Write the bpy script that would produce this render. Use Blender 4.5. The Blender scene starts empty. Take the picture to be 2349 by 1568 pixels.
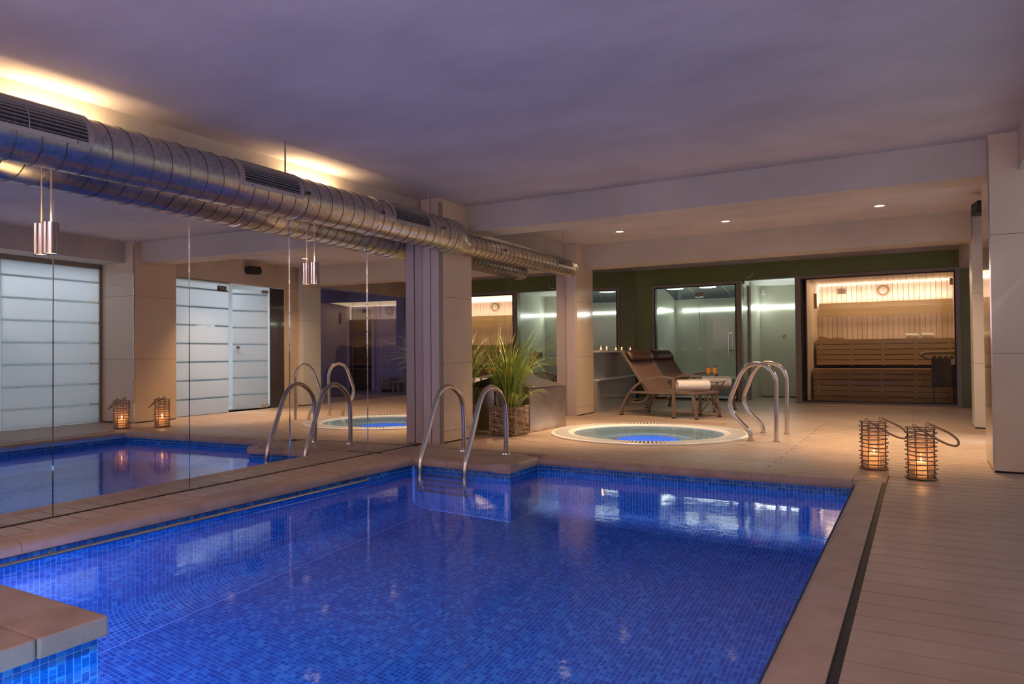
import bpy, bmesh, math, random
import numpy as np
from mathutils import Vector, Matrix

random.seed(7)
rng = np.random.default_rng(7)
SC = bpy.context.scene
COL = SC.collection
PI = math.pi

# ------------------------------------------------------------------ camera
CAMZ = 0.85
F_PX, YAW, PITCH, ROLL = 1640.72, -0.518224, 0.016270, -0.009157


def camera():
    cy, sy = math.cos(YAW), math.sin(YAW)
    r = Vector((cy, -sy, 0)); d = Vector((sy, cy, 0)); u = Vector((0, 0, 1))
    d, u = d * math.cos(PITCH) + u * math.sin(PITCH), -d * math.sin(PITCH) + u * math.cos(PITCH)
    r, u = r * math.cos(ROLL) + u * math.sin(ROLL), -r * math.sin(ROLL) + u * math.cos(ROLL)
    cd = bpy.data.cameras.new('camera')
    cd.sensor_width = 36.0
    cd.lens = 36.0 * F_PX / 2349.0
    cd.clip_start = 0.02
    o = bpy.data.objects.new('camera', cd)
    m = Matrix((r, u, -d)).transposed().to_4x4()
    m.translation = Vector((0, 0, CAMZ))
    o.matrix_world = m
    COL.objects.link(o)
    SC.camera = o


camera()

# ------------------------------------------------------------------ world, exposure, lights
w = bpy.data.worlds.new('world'); SC.world = w
w.use_nodes = True
w.node_tree.nodes['Background'].inputs[0].default_value = (0.10, 0.08, 0.14, 1)
w.node_tree.nodes['Background'].inputs[1].default_value = 0.15
SC.view_settings.view_transform = 'Standard'
SC.view_settings.look = 'None'
SC.view_settings.gamma = 1.0
SC.view_settings.exposure = 0.0
SC.view_settings.use_curve_mapping = False
try:
    SC.cycles.use_denoising = True
    SC.cycles.denoiser = 'OPENIMAGEDENOISE'
    SC.cycles.max_bounces = 14
    SC.cycles.diffuse_bounces = 5
    SC.cycles.glossy_bounces = 8
    SC.cycles.transmission_bounces = 12
    SC.cycles.transparent_max_bounces = 24
    SC.cycles.sample_clamp_indirect = 4.0
    SC.cycles.blur_glossy = 0.3
except Exception:
    pass

WARM = (1.0, 0.65, 0.37)


def light(name, kind, loc, power, color, aim=None, size=0.1, size_y=None, cone=60, blend=0.6, spread=None):
    L = bpy.data.lights.new(name, kind)
    L.energy = power
    L.color = color
    if kind == 'AREA':
        L.size = size
        if size_y:
            L.shape = 'RECTANGLE'; L.size_y = size_y
        if spread:
            L.spread = math.radians(spread)
    else:
        L.shadow_soft_size = size
    if kind == 'SPOT':
        L.spot_size = math.radians(cone); L.spot_blend = blend
    o = bpy.data.objects.new(name, L)
    o.location = loc
    if aim is not None:
        o.rotation_euler = (Vector(aim) - Vector(loc)).to_track_quat('-Z', 'Y').to_euler()
    COL.objects.link(o)
    return o


CEIL = 2.34
DOWN_SEEN = [(-0.34, 8.25), (-1.90, 8.27), (-3.18, 8.27)]
DOWN_HID = [(0.05, 7.15), (-1.45, 7.35), (-3.35, 6.95)]
P_SEEN, P_HID = 105, 185
for x, y in DOWN_SEEN:
    light('ceiling_spot', 'SPOT', (x, y, CEIL - 0.035), P_SEEN, WARM, (x, y, 0), 0.03, cone=128, blend=0.8)
for (x, y), k in zip(DOWN_HID, (1.5, 0.4, 1.7)):
    light('ceiling_spot', 'SPOT', (x, y, CEIL - 0.035), P_HID * k, WARM, (x, y, 0), 0.03, cone=76, blend=0.9)
# underwater lamps: on the right pool wall and on the near wall
light('pool_lamp', 'AREA', (-0.45, 0.85, -0.75), 20, (0.14, 0.57, 1.0), (-4, 2.6, -0.9), 0.4)
light('pool_lamp', 'AREA', (-0.95, 0.50, -0.70), 15, (0.14, 0.58, 1.0), (-1.5, 5, -0.9), 0.4)
light('pool_lamp', 'AREA', (-1.95, 0.50, -0.70), 15, (0.14, 0.56, 1.0), (-2.2, 5, -0.9), 0.4)
light('pool_lamp', 'AREA', (-3.2, 1.40, -0.65), 18, (0.34, 0.38, 1.0), (-3.4, 5, -0.9), 0.45)
# bright lobby behind the frosted glass
light('lobby_panel', 'AREA', (1.75, 4.6, 2.28), 60, (0.76, 0.88, 1.0), (1.75, 4.6, 0), 0.7, 3.6)
light('lobby_panel', 'AREA', (1.75, 7.6, 2.28), 56, (0.80, 0.90, 1.0), (1.75, 7.6, 0), 0.8, 1.6)
light('lobby_spot', 'SPOT', (1.42, 3.4, 2.25), 130, (1.0, 0.80, 0.55), (0.72, 5.94, 1.15), 0.010, cone=36, blend=0.4)
# added fill lights behind the camera, facing up to brighten the ceiling
light('hall_fill', 'AREA', (-0.35, -1.6, 0.9), 215, (1.0, 0.77, 0.88), (-0.35, -1.6, 3.0), 2.6, 0.5)
light('hall_fill', 'AREA', (0.4, -1.2, 1.2), 22, (1.0, 0.76, 0.62), (0.4, -1.2, 3.0), 0.8, 0.3)
# purple room behind the glass wall
light('violet_lamp', 'POINT', (2.2, 10.6, 1.1), 20, (0.66, 0.58, 1.0), size=0.2)


# ------------------------------------------------------------------ materials
def mat(name):
    m = bpy.data.materials.new(name); m.use_nodes = True
    return m, m.node_tree, m.node_tree.nodes['Principled BSDF']


def noise(nt, scale, detail=4, rough=0.6, vec=None):
    n = nt.nodes.new('ShaderNodeTexNoise')
    n.inputs['Scale'].default_value = scale; n.inputs['Detail'].default_value = detail
    n.inputs['Roughness'].default_value = rough
    if vec is not None:
        nt.links.new(vec, n.inputs['Vector'])
    return n


def coords(nt, kind='Object', scale=(1, 1, 1)):
    t = nt.nodes.new('ShaderNodeTexCoord'); mp = nt.nodes.new('ShaderNodeMapping')
    mp.inputs['Scale'].default_value = scale
    nt.links.new(t.outputs[kind], mp.inputs['Vector'])
    return mp.outputs['Vector']


def geo_coords(nt, scale=(1, 1, 1)):
    t = nt.nodes.new('ShaderNodeNewGeometry'); mp = nt.nodes.new('ShaderNodeMapping')
    mp.inputs['Scale'].default_value = scale
    nt.links.new(t.outputs['Position'], mp.inputs['Vector'])
    return mp.outputs['Vector']


def ramp(nt, fac, stops):
    r = nt.nodes.new('ShaderNodeValToRGB')
    while len(r.color_ramp.elements) < len(stops):
        r.color_ramp.elements.new(0.5)
    for e, (p, c) in zip(r.color_ramp.elements, stops):
        e.position = p; e.color = (*c, 1)
    nt.links.new(fac, r.inputs['Fac'])
    return r.outputs['Color']


def bump(nt, b, height, strength, dist=0.01):
    n = nt.nodes.new('ShaderNodeBump')
    n.inputs['Strength'].default_value = strength; n.inputs['Distance'].default_value = dist
    nt.links.new(height, n.inputs['Height']); nt.links.new(n.outputs['Normal'], b.inputs['Normal'])
    return n


def simple(name, color, rough=0.5, metal=0.0, var=0.0, vscale=8, bumps=0.0, bscale=60, stretch=(1, 1, 1), spec=None, coat=0.0):
    m, nt, b = mat(name)
    b.inputs['Base Color'].default_value = (*color, 1)
    b.inputs['Roughness'].default_value = rough
    b.inputs['Metallic'].default_value = metal
    if spec is not None:
        b.inputs['Specular IOR Level'].default_value = spec
    if coat:
        b.inputs['Coat Weight'].default_value = coat; b.inputs['Coat Roughness'].default_value = 0.05
    v = geo_coords(nt, stretch)
    if var:
        n = noise(nt, vscale, 5, 0.6, v)
        lo = tuple(c * (1 - var) for c in color); hi = tuple(min(1, c * (1 + var)) for c in color)
        nt.links.new(ramp(nt, n.outputs['Fac'], [(0.3, lo), (0.7, hi)]), b.inputs['Base Color'])
    if bumps:
        n2 = noise(nt, bscale, 4, 0.6, v)
        bump(nt, b, n2.outputs['Fac'], bumps, 0.004)
    return m


def emit(name, color, strength):
    m = bpy.data.materials.new(name); m.use_nodes = True
    nt = m.node_tree; nt.nodes.clear()
    e = nt.nodes.new('ShaderNodeEmission'); o = nt.nodes.new('ShaderNodeOutputMaterial')
    e.inputs[0].default_value = (*color, 1); e.inputs[1].default_value = strength
    nt.links.new(e.outputs[0], o.inputs[0])
    return m


def thin_glass(name, tint=(1, 1, 1), refl=0.06, rough=0.0, ior=1.5):
    m = bpy.data.materials.new(name); m.use_nodes = True
    nt = m.node_tree; nt.nodes.clear()
    o = nt.nodes.new('ShaderNodeOutputMaterial'); mx = nt.nodes.new('ShaderNodeMixShader')
    t = nt.nodes.new('ShaderNodeBsdfTransparent'); g = nt.nodes.new('ShaderNodeBsdfGlossy')
    f = nt.nodes.new('ShaderNodeLayerWeight'); f.inputs['Blend'].default_value = 0.5
    pw = nt.nodes.new('ShaderNodeMath'); pw.operation = 'POWER'; pw.inputs[1].default_value = 5.0; nt.links.new(f.outputs['Facing'], pw.inputs[0])
    a = nt.nodes.new('ShaderNodeMath')
    t.inputs[0].default_value = (*tint, 1); g.inputs['Roughness'].default_value = rough
    g.inputs[0].default_value = (0.95, 0.97, 1.0, 1)
    a.operation = 'ADD'; a.inputs[1].default_value = refl; a.use_clamp = True
    nt.links.new(pw.outputs[0], a.inputs[0]); nt.links.new(a.outputs[0], mx.inputs[0])
    nt.links.new(t.outputs[0], mx.inputs[1]); nt.links.new(g.outputs[0], mx.inputs[2]); nt.links.new(mx.outputs[0], o.inputs[0])
    return m


def hazy_glass(name, color, amount):
    m = thin_glass(name, (0.97, 0.93, 0.90), 0.02)
    nt = m.node_tree; o = nt.nodes['Material Output']; old = o.inputs[0].links[0].from_socket
    t = nt.nodes.new('ShaderNodeBsdfTranslucent'); t.inputs[0].default_value = (*color, 1)
    mx = nt.nodes.new('ShaderNodeMixShader'); mx.inputs[0].default_value = amount
    nt.links.new(old, mx.inputs[1]); nt.links.new(t.outputs[0], mx.inputs[2]); nt.links.new(mx.outputs[0], o.inputs[0])
    return m


def frosted(name, color=(0.80, 0.82, 0.84)):
    m = bpy.data.materials.new(name); m.use_nodes = True
    nt = m.node_tree; nt.nodes.clear()
    o = nt.nodes.new('ShaderNodeOutputMaterial')
    t = nt.nodes.new('ShaderNodeBsdfTranslucent'); d = nt.nodes.new('ShaderNodeBsdfDiffuse'); g = nt.nodes.new('ShaderNodeBsdfGlossy')
    t.inputs[0].default_value = (*color, 1); d.inputs[0].default_value = (*[c * 0.8 for c in color], 1)
    g.inputs['Roughness'].default_value = 0.12
    m1 = nt.nodes.new('ShaderNodeMixShader'); m1.inputs[0].default_value = 0.25
    m2 = nt.nodes.new('ShaderNodeMixShader'); m2.inputs[0].default_value = 0.05
    nt.links.new(t.outputs[0], m1.inputs[1]); nt.links.new(d.outputs[0], m1.inputs[2])
    nt.links.new(m1.outputs[0], m2.inputs[1]); nt.links.new(g.outputs[0], m2.inputs[2]); nt.links.new(m2.outputs[0], o.inputs[0])
    return m


M = {}


def mk_plaster(name, col):
    m, nt, b = mat(name)
    v = geo_coords(nt, (1, 1.6, 1))
    n = noise(nt, 1.1, 3, 0.55, v)
    nt.links.new(ramp(nt, n.outputs['Fac'], [(0.3, tuple(c * 0.84 for c in col)), (0.7, tuple(min(1, c * 1.05) for c in col))]), b.inputs['Base Color'])
    b.inputs['Roughness'].default_value = 0.9
    fine = noise(nt, 90, 3, 0.6, v)
    big = noise(nt, 1.6, 2, 0.5, v)
    add = nt.nodes.new('ShaderNodeMath'); add.operation = 'MULTIPLY_ADD'; add.inputs[1].default_value = 14.0
    nt.links.new(big.outputs['Fac'], add.inputs[0]); nt.links.new(fine.outputs['Fac'], add.inputs[2])
    bump(nt, b, add.outputs[0], 0.32, 0.004)
    return m


M['ceiling'] = mk_plaster('ceiling_paint', (0.58, 0.53, 0.53))
M['paint'] = mk_plaster('beam_paint', (0.56, 0.50, 0.425))
M['green'] = simple('olive_green_paint', (0.16, 0.195, 0.05), 0.35, var=0.08, vscale=3)
M['white_wall'] = simple('white_wall_panel', (0.68, 0.70, 0.70), 0.35)
M['pale_green'] = simple('pale_green_panel', (0.56, 0.57, 0.47), 0.22)
M['pillar'] = simple('pillar_glazed_tile', (0.66, 0.53, 0.385), 0.10, var=0.03, vscale=3)
M['pillar_board'] = simple('pillar_board', (0.55, 0.46, 0.42), 0.45)
M['frame'] = simple('taupe_metal_frame', (0.28, 0.24, 0.175), 0.4)
M['black'] = simple('black_gasket', (0.012, 0.012, 0.014), 0.5)
M['dark_panel'] = simple('dark_ceiling_panel', (0.02, 0.03, 0.05), 0.12)
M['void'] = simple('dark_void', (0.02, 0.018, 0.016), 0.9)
M['steel'] = simple('brushed_steel', (0.62, 0.57, 0.50), 0.16, 1.0, var=0.05, vscale=30)
M['chrome'] = simple('chrome', (0.62, 0.58, 0.57), 0.06, 1.0)
M['white_plastic'] = simple('white_acrylic', (0.80, 0.79, 0.76), 0.25, var=0.02)
M['duct_seam'] = simple('duct_seam', (0.10, 0.09, 0.09), 0.45, 0.8)
M['grille'] = simple('grille_metal', (0.42, 0.37, 0.35), 0.4, 0.6)
M['slat'] = simple('grille_slat', (0.50, 0.46, 0.44), 0.35, 0.7)
M['lounger_metal'] = simple('taupe_aluminium', (0.25, 0.19, 0.15), 0.38, 0.3)
M['towel'] = simple('white_towelling', (0.85, 0.83, 0.80), 0.95, var=0.04, vscale=25, bumps=0.9, bscale=260)
M['rattan'] = simple('rattan_cane', (0.34, 0.22, 0.125), 0.6, var=0.35, vscale=40, bumps=0.4, bscale=120)
M['wire'] = simple('rusty_wire', (0.10, 0.05, 0.03), 0.5, 0.5)
M['wicker'] = simple('wicker_willow', (0.46, 0.33, 0.21), 0.6, var=0.55, vscale=14, bumps=0.4, bscale=90)
M['soil'] = simple('dark_soil', (0.03, 0.02, 0.012), 0.95, bumps=0.8, bscale=90)
M['rubber'] = simple('black_rubber', (0.02, 0.02, 0.02), 0.6)
M['speaker'] = simple('black_speaker', (0.018, 0.018, 0.02), 0.55, bumps=0.3, bscale=300)
M['juice'] = simple('orange_juice', (0.95, 0.42, 0.03), 0.35)
M['heater'] = simple('sauna_heater_metal', (0.03, 0.035, 0.045), 0.4, 0.5)
M['stone_dark'] = simple('sauna_stones', (0.10, 0.09, 0.085), 0.85, var=0.3, vscale=20)
M['petal'] = simple('pinkish_petal', (0.75, 0.36, 0.25), 0.6)
M['glass'] = thin_glass('clear_glass', (0.93, 0.97, 0.95), 0.03)
M['glass_violet'] = thin_glass('tinted_glass', (0.80, 0.80, 0.86), 0.10)
M['glass_sauna'] = thin_glass('bronze_glass', (0.86, 0.82, 0.75), 0.015)
M['glass_jar'] = thin_glass('jar_glass', (0.96, 0.92, 0.90), 0.02)
M['lantern_glass'] = hazy_glass('lantern_glass', (0.90, 0.72, 0.64), 0.08)
M['strip_glass'] = thin_glass('clear_stripe_glass', (0.60, 0.64, 0.66), 0.05)
M['frosted'] = frosted('frosted_glass')
M['led_warm'] = emit('led_warm', (1.0, 0.89, 0.84), 9)
M['led_cool'] = emit('led_cool', (0.92, 1.0, 0.92), 13)
M['led_ring'] = emit('led_ring', (0.9, 1.0, 0.95), 2.5)
M['lens'] = emit('lamp_lens', (1.0, 0.74, 0.42), 5)
M['flame'] = emit('flame', (1.0, 0.58, 0.18), 14)
M['tub_light'] = emit('tub_light', (0.07, 0.22, 1.0), 1.6)


def mk_mirror():
    m, nt, b = mat('mirror_silver')
    nt.nodes.remove(b)
    g = nt.nodes.new('ShaderNodeBsdfGlossy'); g.inputs['Roughness'].default_value = 0.0
    g.inputs[0].default_value = (0.80, 0.80, 0.80, 1)
    nt.links.new(g.outputs[0], nt.nodes['Material Output'].inputs[0])
    return m


M['mirror'] = mk_mirror()


def mk_duct():
    m, nt, b = mat('galvanised_steel')
    b.inputs['Metallic'].default_value = 1.0
    v = coords(nt, 'Object', (1, 1, 1))
    vo = nt.nodes.new('ShaderNodeTexVoronoi'); vo.inputs['Scale'].default_value = 55
    nt.links.new(v, vo.inputs['Vector'])
    bw = nt.nodes.new('ShaderNodeSeparateColor'); nt.links.new(vo.outputs['Color'], bw.inputs[0])
    nt.links.new(ramp(nt, bw.outputs[0], [(0.0, (0.48, 0.44, 0.38)), (1.0, (0.66, 0.60, 0.51))]), b.inputs['Base Color'])
    n = noise(nt, 6, 4, 0.6, v)
    r = nt.nodes.new('ShaderNodeMapRange'); r.inputs['To Min'].default_value = 0.24; r.inputs['To Max'].default_value = 0.42
    nt.links.new(n.outputs['Fac'], r.inputs['Value']); nt.links.new(r.outputs[0], b.inputs['Roughness'])
    bump(nt, b, bw.outputs[1], 0.12, 0.002)
    return m


M['duct'] = mk_duct()


def mk_plank():
    m, nt, b = mat('composite_deck_board')
    oi = nt.nodes.new('ShaderNodeObjectInfo')
    v = geo_coords(nt, (1.2, 30, 1))
    n = noise(nt, 3, 6, 0.65, v)
    big = noise(nt, 2.0, 3, 0.6, geo_coords(nt, (1, 1, 1)))
    a = nt.nodes.new('ShaderNodeMath'); a.operation = 'MULTIPLY_ADD'; a.inputs[1].default_value = 0.35
    nt.links.new(n.outputs['Fac'], a.inputs[0]); nt.links.new(big.outputs['Fac'], a.inputs[2])
    a2 = nt.nodes.new('ShaderNodeMath'); a2.operation = 'MULTIPLY_ADD'; a2.inputs[1].default_value = 0.10
    nt.links.new(oi.outputs['Random'], a2.inputs[0]); nt.links.new(a.outputs[0], a2.inputs[2])
    nt.links.new(ramp(nt, a2.outputs[0], [(0.45, (0.36, 0.26, 0.19)), (0.95, (0.49, 0.37, 0.28))]), b.inputs['Base Color'])
    b.inputs['Roughness'].default_value = 0.42
    bump(nt, b, n.outputs['Fac'], 0.25, 0.002)
    return m


M['plank'] = mk_plank()


def mk_stone():
    m, nt, b = mat('cast_coping_stone')
    v = geo_coords(nt)
    n = noise(nt, 5, 6, 0.65, v); f = noise(nt, 160, 3, 0.7, v)
    nt.links.new(ramp(nt, n.outputs['Fac'], [(0.3, (0.36, 0.25, 0.175)), (0.55, (0.46, 0.33, 0.24)), (0.75, (0.50, 0.38, 0.30))]), b.inputs['Base Color'])
    b.inputs['Roughness'].default_value = 0.55
    bump(nt, b, f.outputs['Fac'], 0.35, 0.002)
    return m


M['stone'] = mk_stone()


def mk_tile():
    m, nt, b = mat('blue_glass_mosaic')
    at = nt.nodes.new('ShaderNodeAttribute'); at.attribute_name = 'tint'
    oi = nt.nodes.new('ShaderNodeObjectInfo')
    nt.links.new(ramp(nt, at.outputs['Fac'], [(0.0, (0.007, 0.095, 0.36)), (0.45, (0.012, 0.145, 0.47)), (0.8, (0.03, 0.215, 0.55)), (1.0, (0.07, 0.29, 0.58))]), b.inputs['Base Color'])
    b.inputs['Roughness'].default_value = 0.25
    return m


M['tile'] = mk_tile()
M['grout'] = simple('pool_grout', (0.24, 0.42, 0.76), 0.8, var=0.1)


def mk_water(name, ior=1.333, strength=0.06, rough=0.06):
    m = bpy.data.materials.new(name); m.use_nodes = True
    nt = m.node_tree; nt.nodes.clear()
    o = nt.nodes.new('ShaderNodeOutputMaterial')
    g = nt.nodes.new('ShaderNodeBsdfRefraction'); g.inputs['IOR'].default_value = ior; g.inputs['Roughness'].default_value = 0.0
    gl_ = nt.nodes.new('ShaderNodeBsdfGlossy'); gl_.inputs['Roughness'].default_value = rough; gl_.inputs[0].default_value = (0.9, 0.9, 0.92, 1)
    fr = nt.nodes.new('ShaderNodeFresnel'); fr.inputs[0].default_value = ior
    mx = nt.nodes.new('ShaderNodeMixShader')
    n = noise(nt, 3.5, 2, 0.4, geo_coords(nt, (1, 1, 1)))
    bp = nt.nodes.new('ShaderNodeBump'); bp.inputs['Strength'].default_value = strength; bp.inputs['Distance'].default_value = 0.02
    nt.links.new(n.outputs['Fac'], bp.inputs['Height'])
    n2 = noise(nt, 7.0, 4, 0.6, geo_coords(nt, (1, 1, 1)))
    bp2 = nt.nodes.new('ShaderNodeBump'); bp2.inputs['Strength'].default_value = strength * 1.5; bp2.inputs['Distance'].default_value = 0.02
    nt.links.new(n2.outputs['Fac'], bp2.inputs['Height'])
    nt.links.new(bp.outputs[0], g.inputs['Normal']); nt.links.new(bp.outputs[0], fr.inputs['Normal']); nt.links.new(bp2.outputs[0], gl_.inputs['Normal'])
    nt.links.new(fr.outputs[0], mx.inputs[0]); nt.links.new(g.outputs[0], mx.inputs[1]); nt.links.new(gl_.outputs[0], mx.inputs[2])
    nt.links.new(mx.outputs[0], o.inputs[0])
    return m


M['water'] = mk_water('pool_water', 1.333, 0.03, 0.05)
M['tub_water'] = mk_water('tub_water', 1.333, 0.03, 0.04)


def mk_pine(name, lo, hi, stretch):
    m, nt, b = mat(name)
    v = geo_coords(nt, stretch)
    n = noise(nt, 4, 6, 0.6, v)
    oi = nt.nodes.new('ShaderNodeObjectInfo')
    a = nt.nodes.new('ShaderNodeMath'); a.operation = 'MULTIPLY_ADD'; a.inputs[1].default_value = 0.25
    nt.links.new(oi.outputs['Random'], a.inputs[0]); nt.links.new(n.outputs['Fac'], a.inputs[2])
    nt.links.new(ramp(nt, a.outputs[0], [(0.35, lo), (0.85, hi)]), b.inputs['Base Color'])
    b.inputs['Roughness'].default_value = 0.5
    return m


M['pine_v'] = mk_pine('spruce_panel', (0.58, 0.46, 0.37), (0.76, 0.64, 0.54), (14, 14, 1))
M['pine_h'] = mk_pine('aspen_bench', (0.40, 0.28, 0.145), (0.54, 0.39, 0.22), (1, 14, 14))


def mk_sling(name, c1, c2):
    m, nt, b = mat(name)
    v = coords(nt, 'Object')
    wv = nt.nodes.new('ShaderNodeTexWave'); wv.inputs['Scale'].default_value = 90; wv.bands_direction = 'Y'
    nt.links.new(v, wv.inputs['Vector'])
    nt.links.new(ramp(nt, wv.outputs['Fac'], [(0.0, c1), (1.0, c2)]), b.inputs['Base Color'])
    b.inputs['Roughness'].default_value = 0.6
    bump(nt, b, wv.outputs['Fac'], 0.2, 0.001)
    return m


M['sling'] = mk_sling('brown_sling_mesh', (0.13, 0.075, 0.055), (0.20, 0.12, 0.09))
M['pillow'] = simple('dark_brown_leatherette', (0.050, 0.026, 0.018), 0.38, var=0.2)
M['box_steel'] = simple('stainless_sheet', (0.58, 0.55, 0.56), 0.30, 1.0, var=0.22, vscale=2.5, bumps=0.1, bscale=3)


def mk_grass():
    m, nt, b = mat('grass_blade')
    at = nt.nodes.new('ShaderNodeAttribute'); at.attribute_name = 'tint'
    nt.links.new(ramp(nt, at.outputs['Fac'], [(0.0, (0.08, 0.15, 0.015)), (0.5, (0.19, 0.30, 0.03)), (0.85, (0.40, 0.46, 0.07)), (1.0, (0.55, 0.45, 0.12))]), b.inputs['Base Color'])
    b.inputs['Roughness'].default_value = 0.4
    return m


M['grass'] = mk_grass()


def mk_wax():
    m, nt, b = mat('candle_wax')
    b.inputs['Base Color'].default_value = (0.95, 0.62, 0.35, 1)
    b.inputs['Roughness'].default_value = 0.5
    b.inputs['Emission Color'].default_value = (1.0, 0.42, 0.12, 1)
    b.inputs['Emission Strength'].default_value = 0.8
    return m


M['wax'] = mk_wax()


# ------------------------------------------------------------------ mesh helpers
class MB:
    def __init__(s):
        s.v = []; s.f = []

    def add(s, vs, fs):
        k = len(s.v)
        s.v += [tuple(p) for p in vs]
        s.f += [tuple(i + k for i in f) for f in fs]
        return s

    def box(s, x0, x1, y0, y1, z0, z1):
        vs = [(x, y, z) for z in (z0, z1) for y in (y0, y1) for x in (x0, x1)]
        return s.add(vs, [(0, 2, 3, 1), (4, 5, 7, 6), (0, 1, 5, 4), (2, 6, 7, 3), (0, 4, 6, 2), (1, 3, 7, 5)])

    def quadbox(s, pts, z0, z1):
        n = len(pts)
        vs = [(x, y, z0) for x, y in pts] + [(x, y, z1) for x, y in pts]
        fs = [tuple(range(n))[::-1], tuple(range(n, 2 * n))]
        fs += [(i, (i + 1) % n, (i + 1) % n + n, i + n) for i in range(n)]
        return s.add(vs, fs)

    def prism(s, prof, a, b, du, dv):
        """profile points (p, q) along unit vectors du, dv, extruded from point a to point b"""
        a, b, du, dv = map(Vector, (a, b, du, dv))
        n = len(prof)
        vs = [a + du * p + dv * q for p, q in prof] + [b + du * p + dv * q for p, q in prof]
        fs = [tuple(range(n))[::-1], tuple(range(n, 2 * n))]
        fs += [(i, (i + 1) % n, (i + 1) % n + n, i + n) for i in range(n)]
        return s.add(vs, fs)

    def tube(s, pts, r, seg=10, closed=False, caps=True, ry=None):
        pts = [Vector(p) for p in pts]
        n = len(pts)
        rs = r if isinstance(r, (list, tuple)) else [r] * n
        prev = None
        vs = []
        for i in range(n):
            if closed:
                t = pts[(i + 1) % n] - pts[i - 1]
            else:
                t = pts[min(i + 1, n - 1)] - pts[max(i - 1, 0)]
            t.normalize()
            if prev is None:
                ref = Vector((0, 0, 1)) if abs(t.z) < 0.9 else Vector((0, 1, 0))
                u = t.cross(ref).normalized()
            else:
                u = (prev - t * prev.dot(t)).normalized()
            prev = u
            v = t.cross(u)
            for k in range(seg):
                a = 2 * PI * k / seg + (PI / 4 if seg == 4 else 0)
                vs.append(pts[i] + u * math.cos(a) * rs[i] + v * math.sin(a) * (ry or rs[i]))
        fs = []
        m = n if closed else n - 1
        for i in range(m):
            j = (i + 1) % n
            for k in range(seg):
                l = (k + 1) % seg
                fs.append((i * seg + k, i * seg + l, j * seg + l, j * seg + k))
        if caps and not closed:
            fs.append(tuple(range(seg))[::-1]); fs.append(tuple((n - 1) * seg + k for k in range(seg)))
        return s.add(vs, fs)

    def cyl(s, c, r, h, seg=24, r2=None):
        x, y, z = c
        return s.lathe([(0, z), (r, z), (r if r2 is None else r2, z + h), (0, z + h)], (x, y, 0), seg)

    def lathe(s, prof, c=(0, 0, 0), seg=32, axis='z'):
        vs = []
        n = len(prof)
        for r, z in prof:
            for k in range(seg):
                a = 2 * PI * k / seg
                p = (r * math.cos(a), r * math.sin(a), z)
                if axis == 'y':
                    p = (p[0], p[2], p[1])
                if axis == 'x':
                    p = (p[2], p[0], p[1])
                vs.append((c[0] + p[0], c[1] + p[1], c[2] + p[2]))
        fs = []
        for i in range(n - 1):
            for k in range(seg):
                l = (k + 1) % seg
                f = (i * seg + k, i * seg + l, (i + 1) * seg + l, (i + 1) * seg + k)
                if axis == 'y':
                    f = f[::-1]
                fs.append(f)
        return s.add(vs, fs)

    def build(s, name, m, parent=None, smooth=None, loc=None, bevel=0, **props):
        me = bpy.data.meshes.new(name)
        me.from_pydata(s.v, [], s.f)
        if bevel:
            bm = bmesh.new(); bm.from_mesh(me)
            bmesh.ops.remove_doubles(bm, verts=bm.verts, dist=1e-6)
            bmesh.ops.bevel(bm, geom=[e for e in bm.edges if len(e.link_faces) == 2 and e.calc_face_angle(0) > 0.5], offset=bevel, segments=2, profile=0.6, affect='EDGES')
            bm.to_mesh(me); bm.free()
        if smooth is not None:
            bm = bmesh.new(); bm.from_mesh(me)
            bmesh.ops.remove_doubles(bm, verts=bm.verts, dist=1e-7)
            bmesh.ops.recalc_face_normals(bm, faces=bm.faces)
            bm.to_mesh(me); bm.free()
            for p in me.polygons:
                p.use_smooth = True
            me.set_sharp_from_angle(angle=math.radians(smooth))
        me.materials.append(m if not isinstance(m, str) else M[m])
        return link(name, me, parent, loc, **props)


def link(name, me, parent=None, loc=None, **props):
    o = bpy.data.objects.new(name, me)
    if loc is not None:
        o.location = loc
    if parent is not None:
        o.parent = parent
    COL.objects.link(o)
    for k, v in props.items():
        o[k] = v
    return o


def thing(name, label, cat, loc=(0, 0, 0), rz=0, group=None):
    o = bpy.data.objects.new(name, None); COL.objects.link(o)
    o.location = loc; o.rotation_euler = (0, 0, rz)
    o.empty_display_size = 0.1
    o['label'] = label; o['category'] = cat
    if group:
        o['group'] = group
    return o


def struct(name, label):
    o = bpy.data.objects.new(name, None); COL.objects.link(o)
    o['kind'] = 'structure'; o['label'] = label; o['category'] = name.split('_')[0]
    return o


def children(o):
    return [c for c in bpy.data.objects if c.parent == o]


def dup(root, loc, rz=None, label=None, group=None):
    kids = {}
    for c in COL.objects:
        kids.setdefault(c.parent, []).append(c)

    def rec(o, par):
        c = o.copy(); COL.objects.link(c); c.parent = par
        for k in kids.get(o, []):
            rec(k, c)
        return c
    r = rec(root, None)
    r.location = loc
    if rz is not None:
        r.rotation_euler = (0, 0, rz)
    if label:
        r['label'] = label
    if group:
        r['group'] = group
    return r


def smooth_path(pts, n=6):
    """Catmull-Rom through points"""
    P = [Vector(p) for p in pts]
    out = []
    for i in range(len(P) - 1):
        p0 = P[max(i - 1, 0)]; p1 = P[i]; p2 = P[i + 1]; p3 = P[min(i + 2, len(P) - 1)]
        for k in range(n):
            t = k / n
            out.append(0.5 * ((2 * p1) + (p2 - p0) * t + (2 * p0 - 5 * p1 + 4 * p2 - p3) * t * t + (3 * p1 - p0 - 3 * p2 + p3) * t ** 3))
    out.append(P[-1])
    return out


# ------------------------------------------------------------------ layout constants
XR = 1.05                     # frosted wall right of the pool
WATER = -0.108
FLOORZ = -1.42                 # pool bottom
BW_Y = 12.5                   # green wall plane
MIR_A = 0.040


def mbase(y):
    return -4.075 - 0.034 * (y - 3.6)


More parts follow.
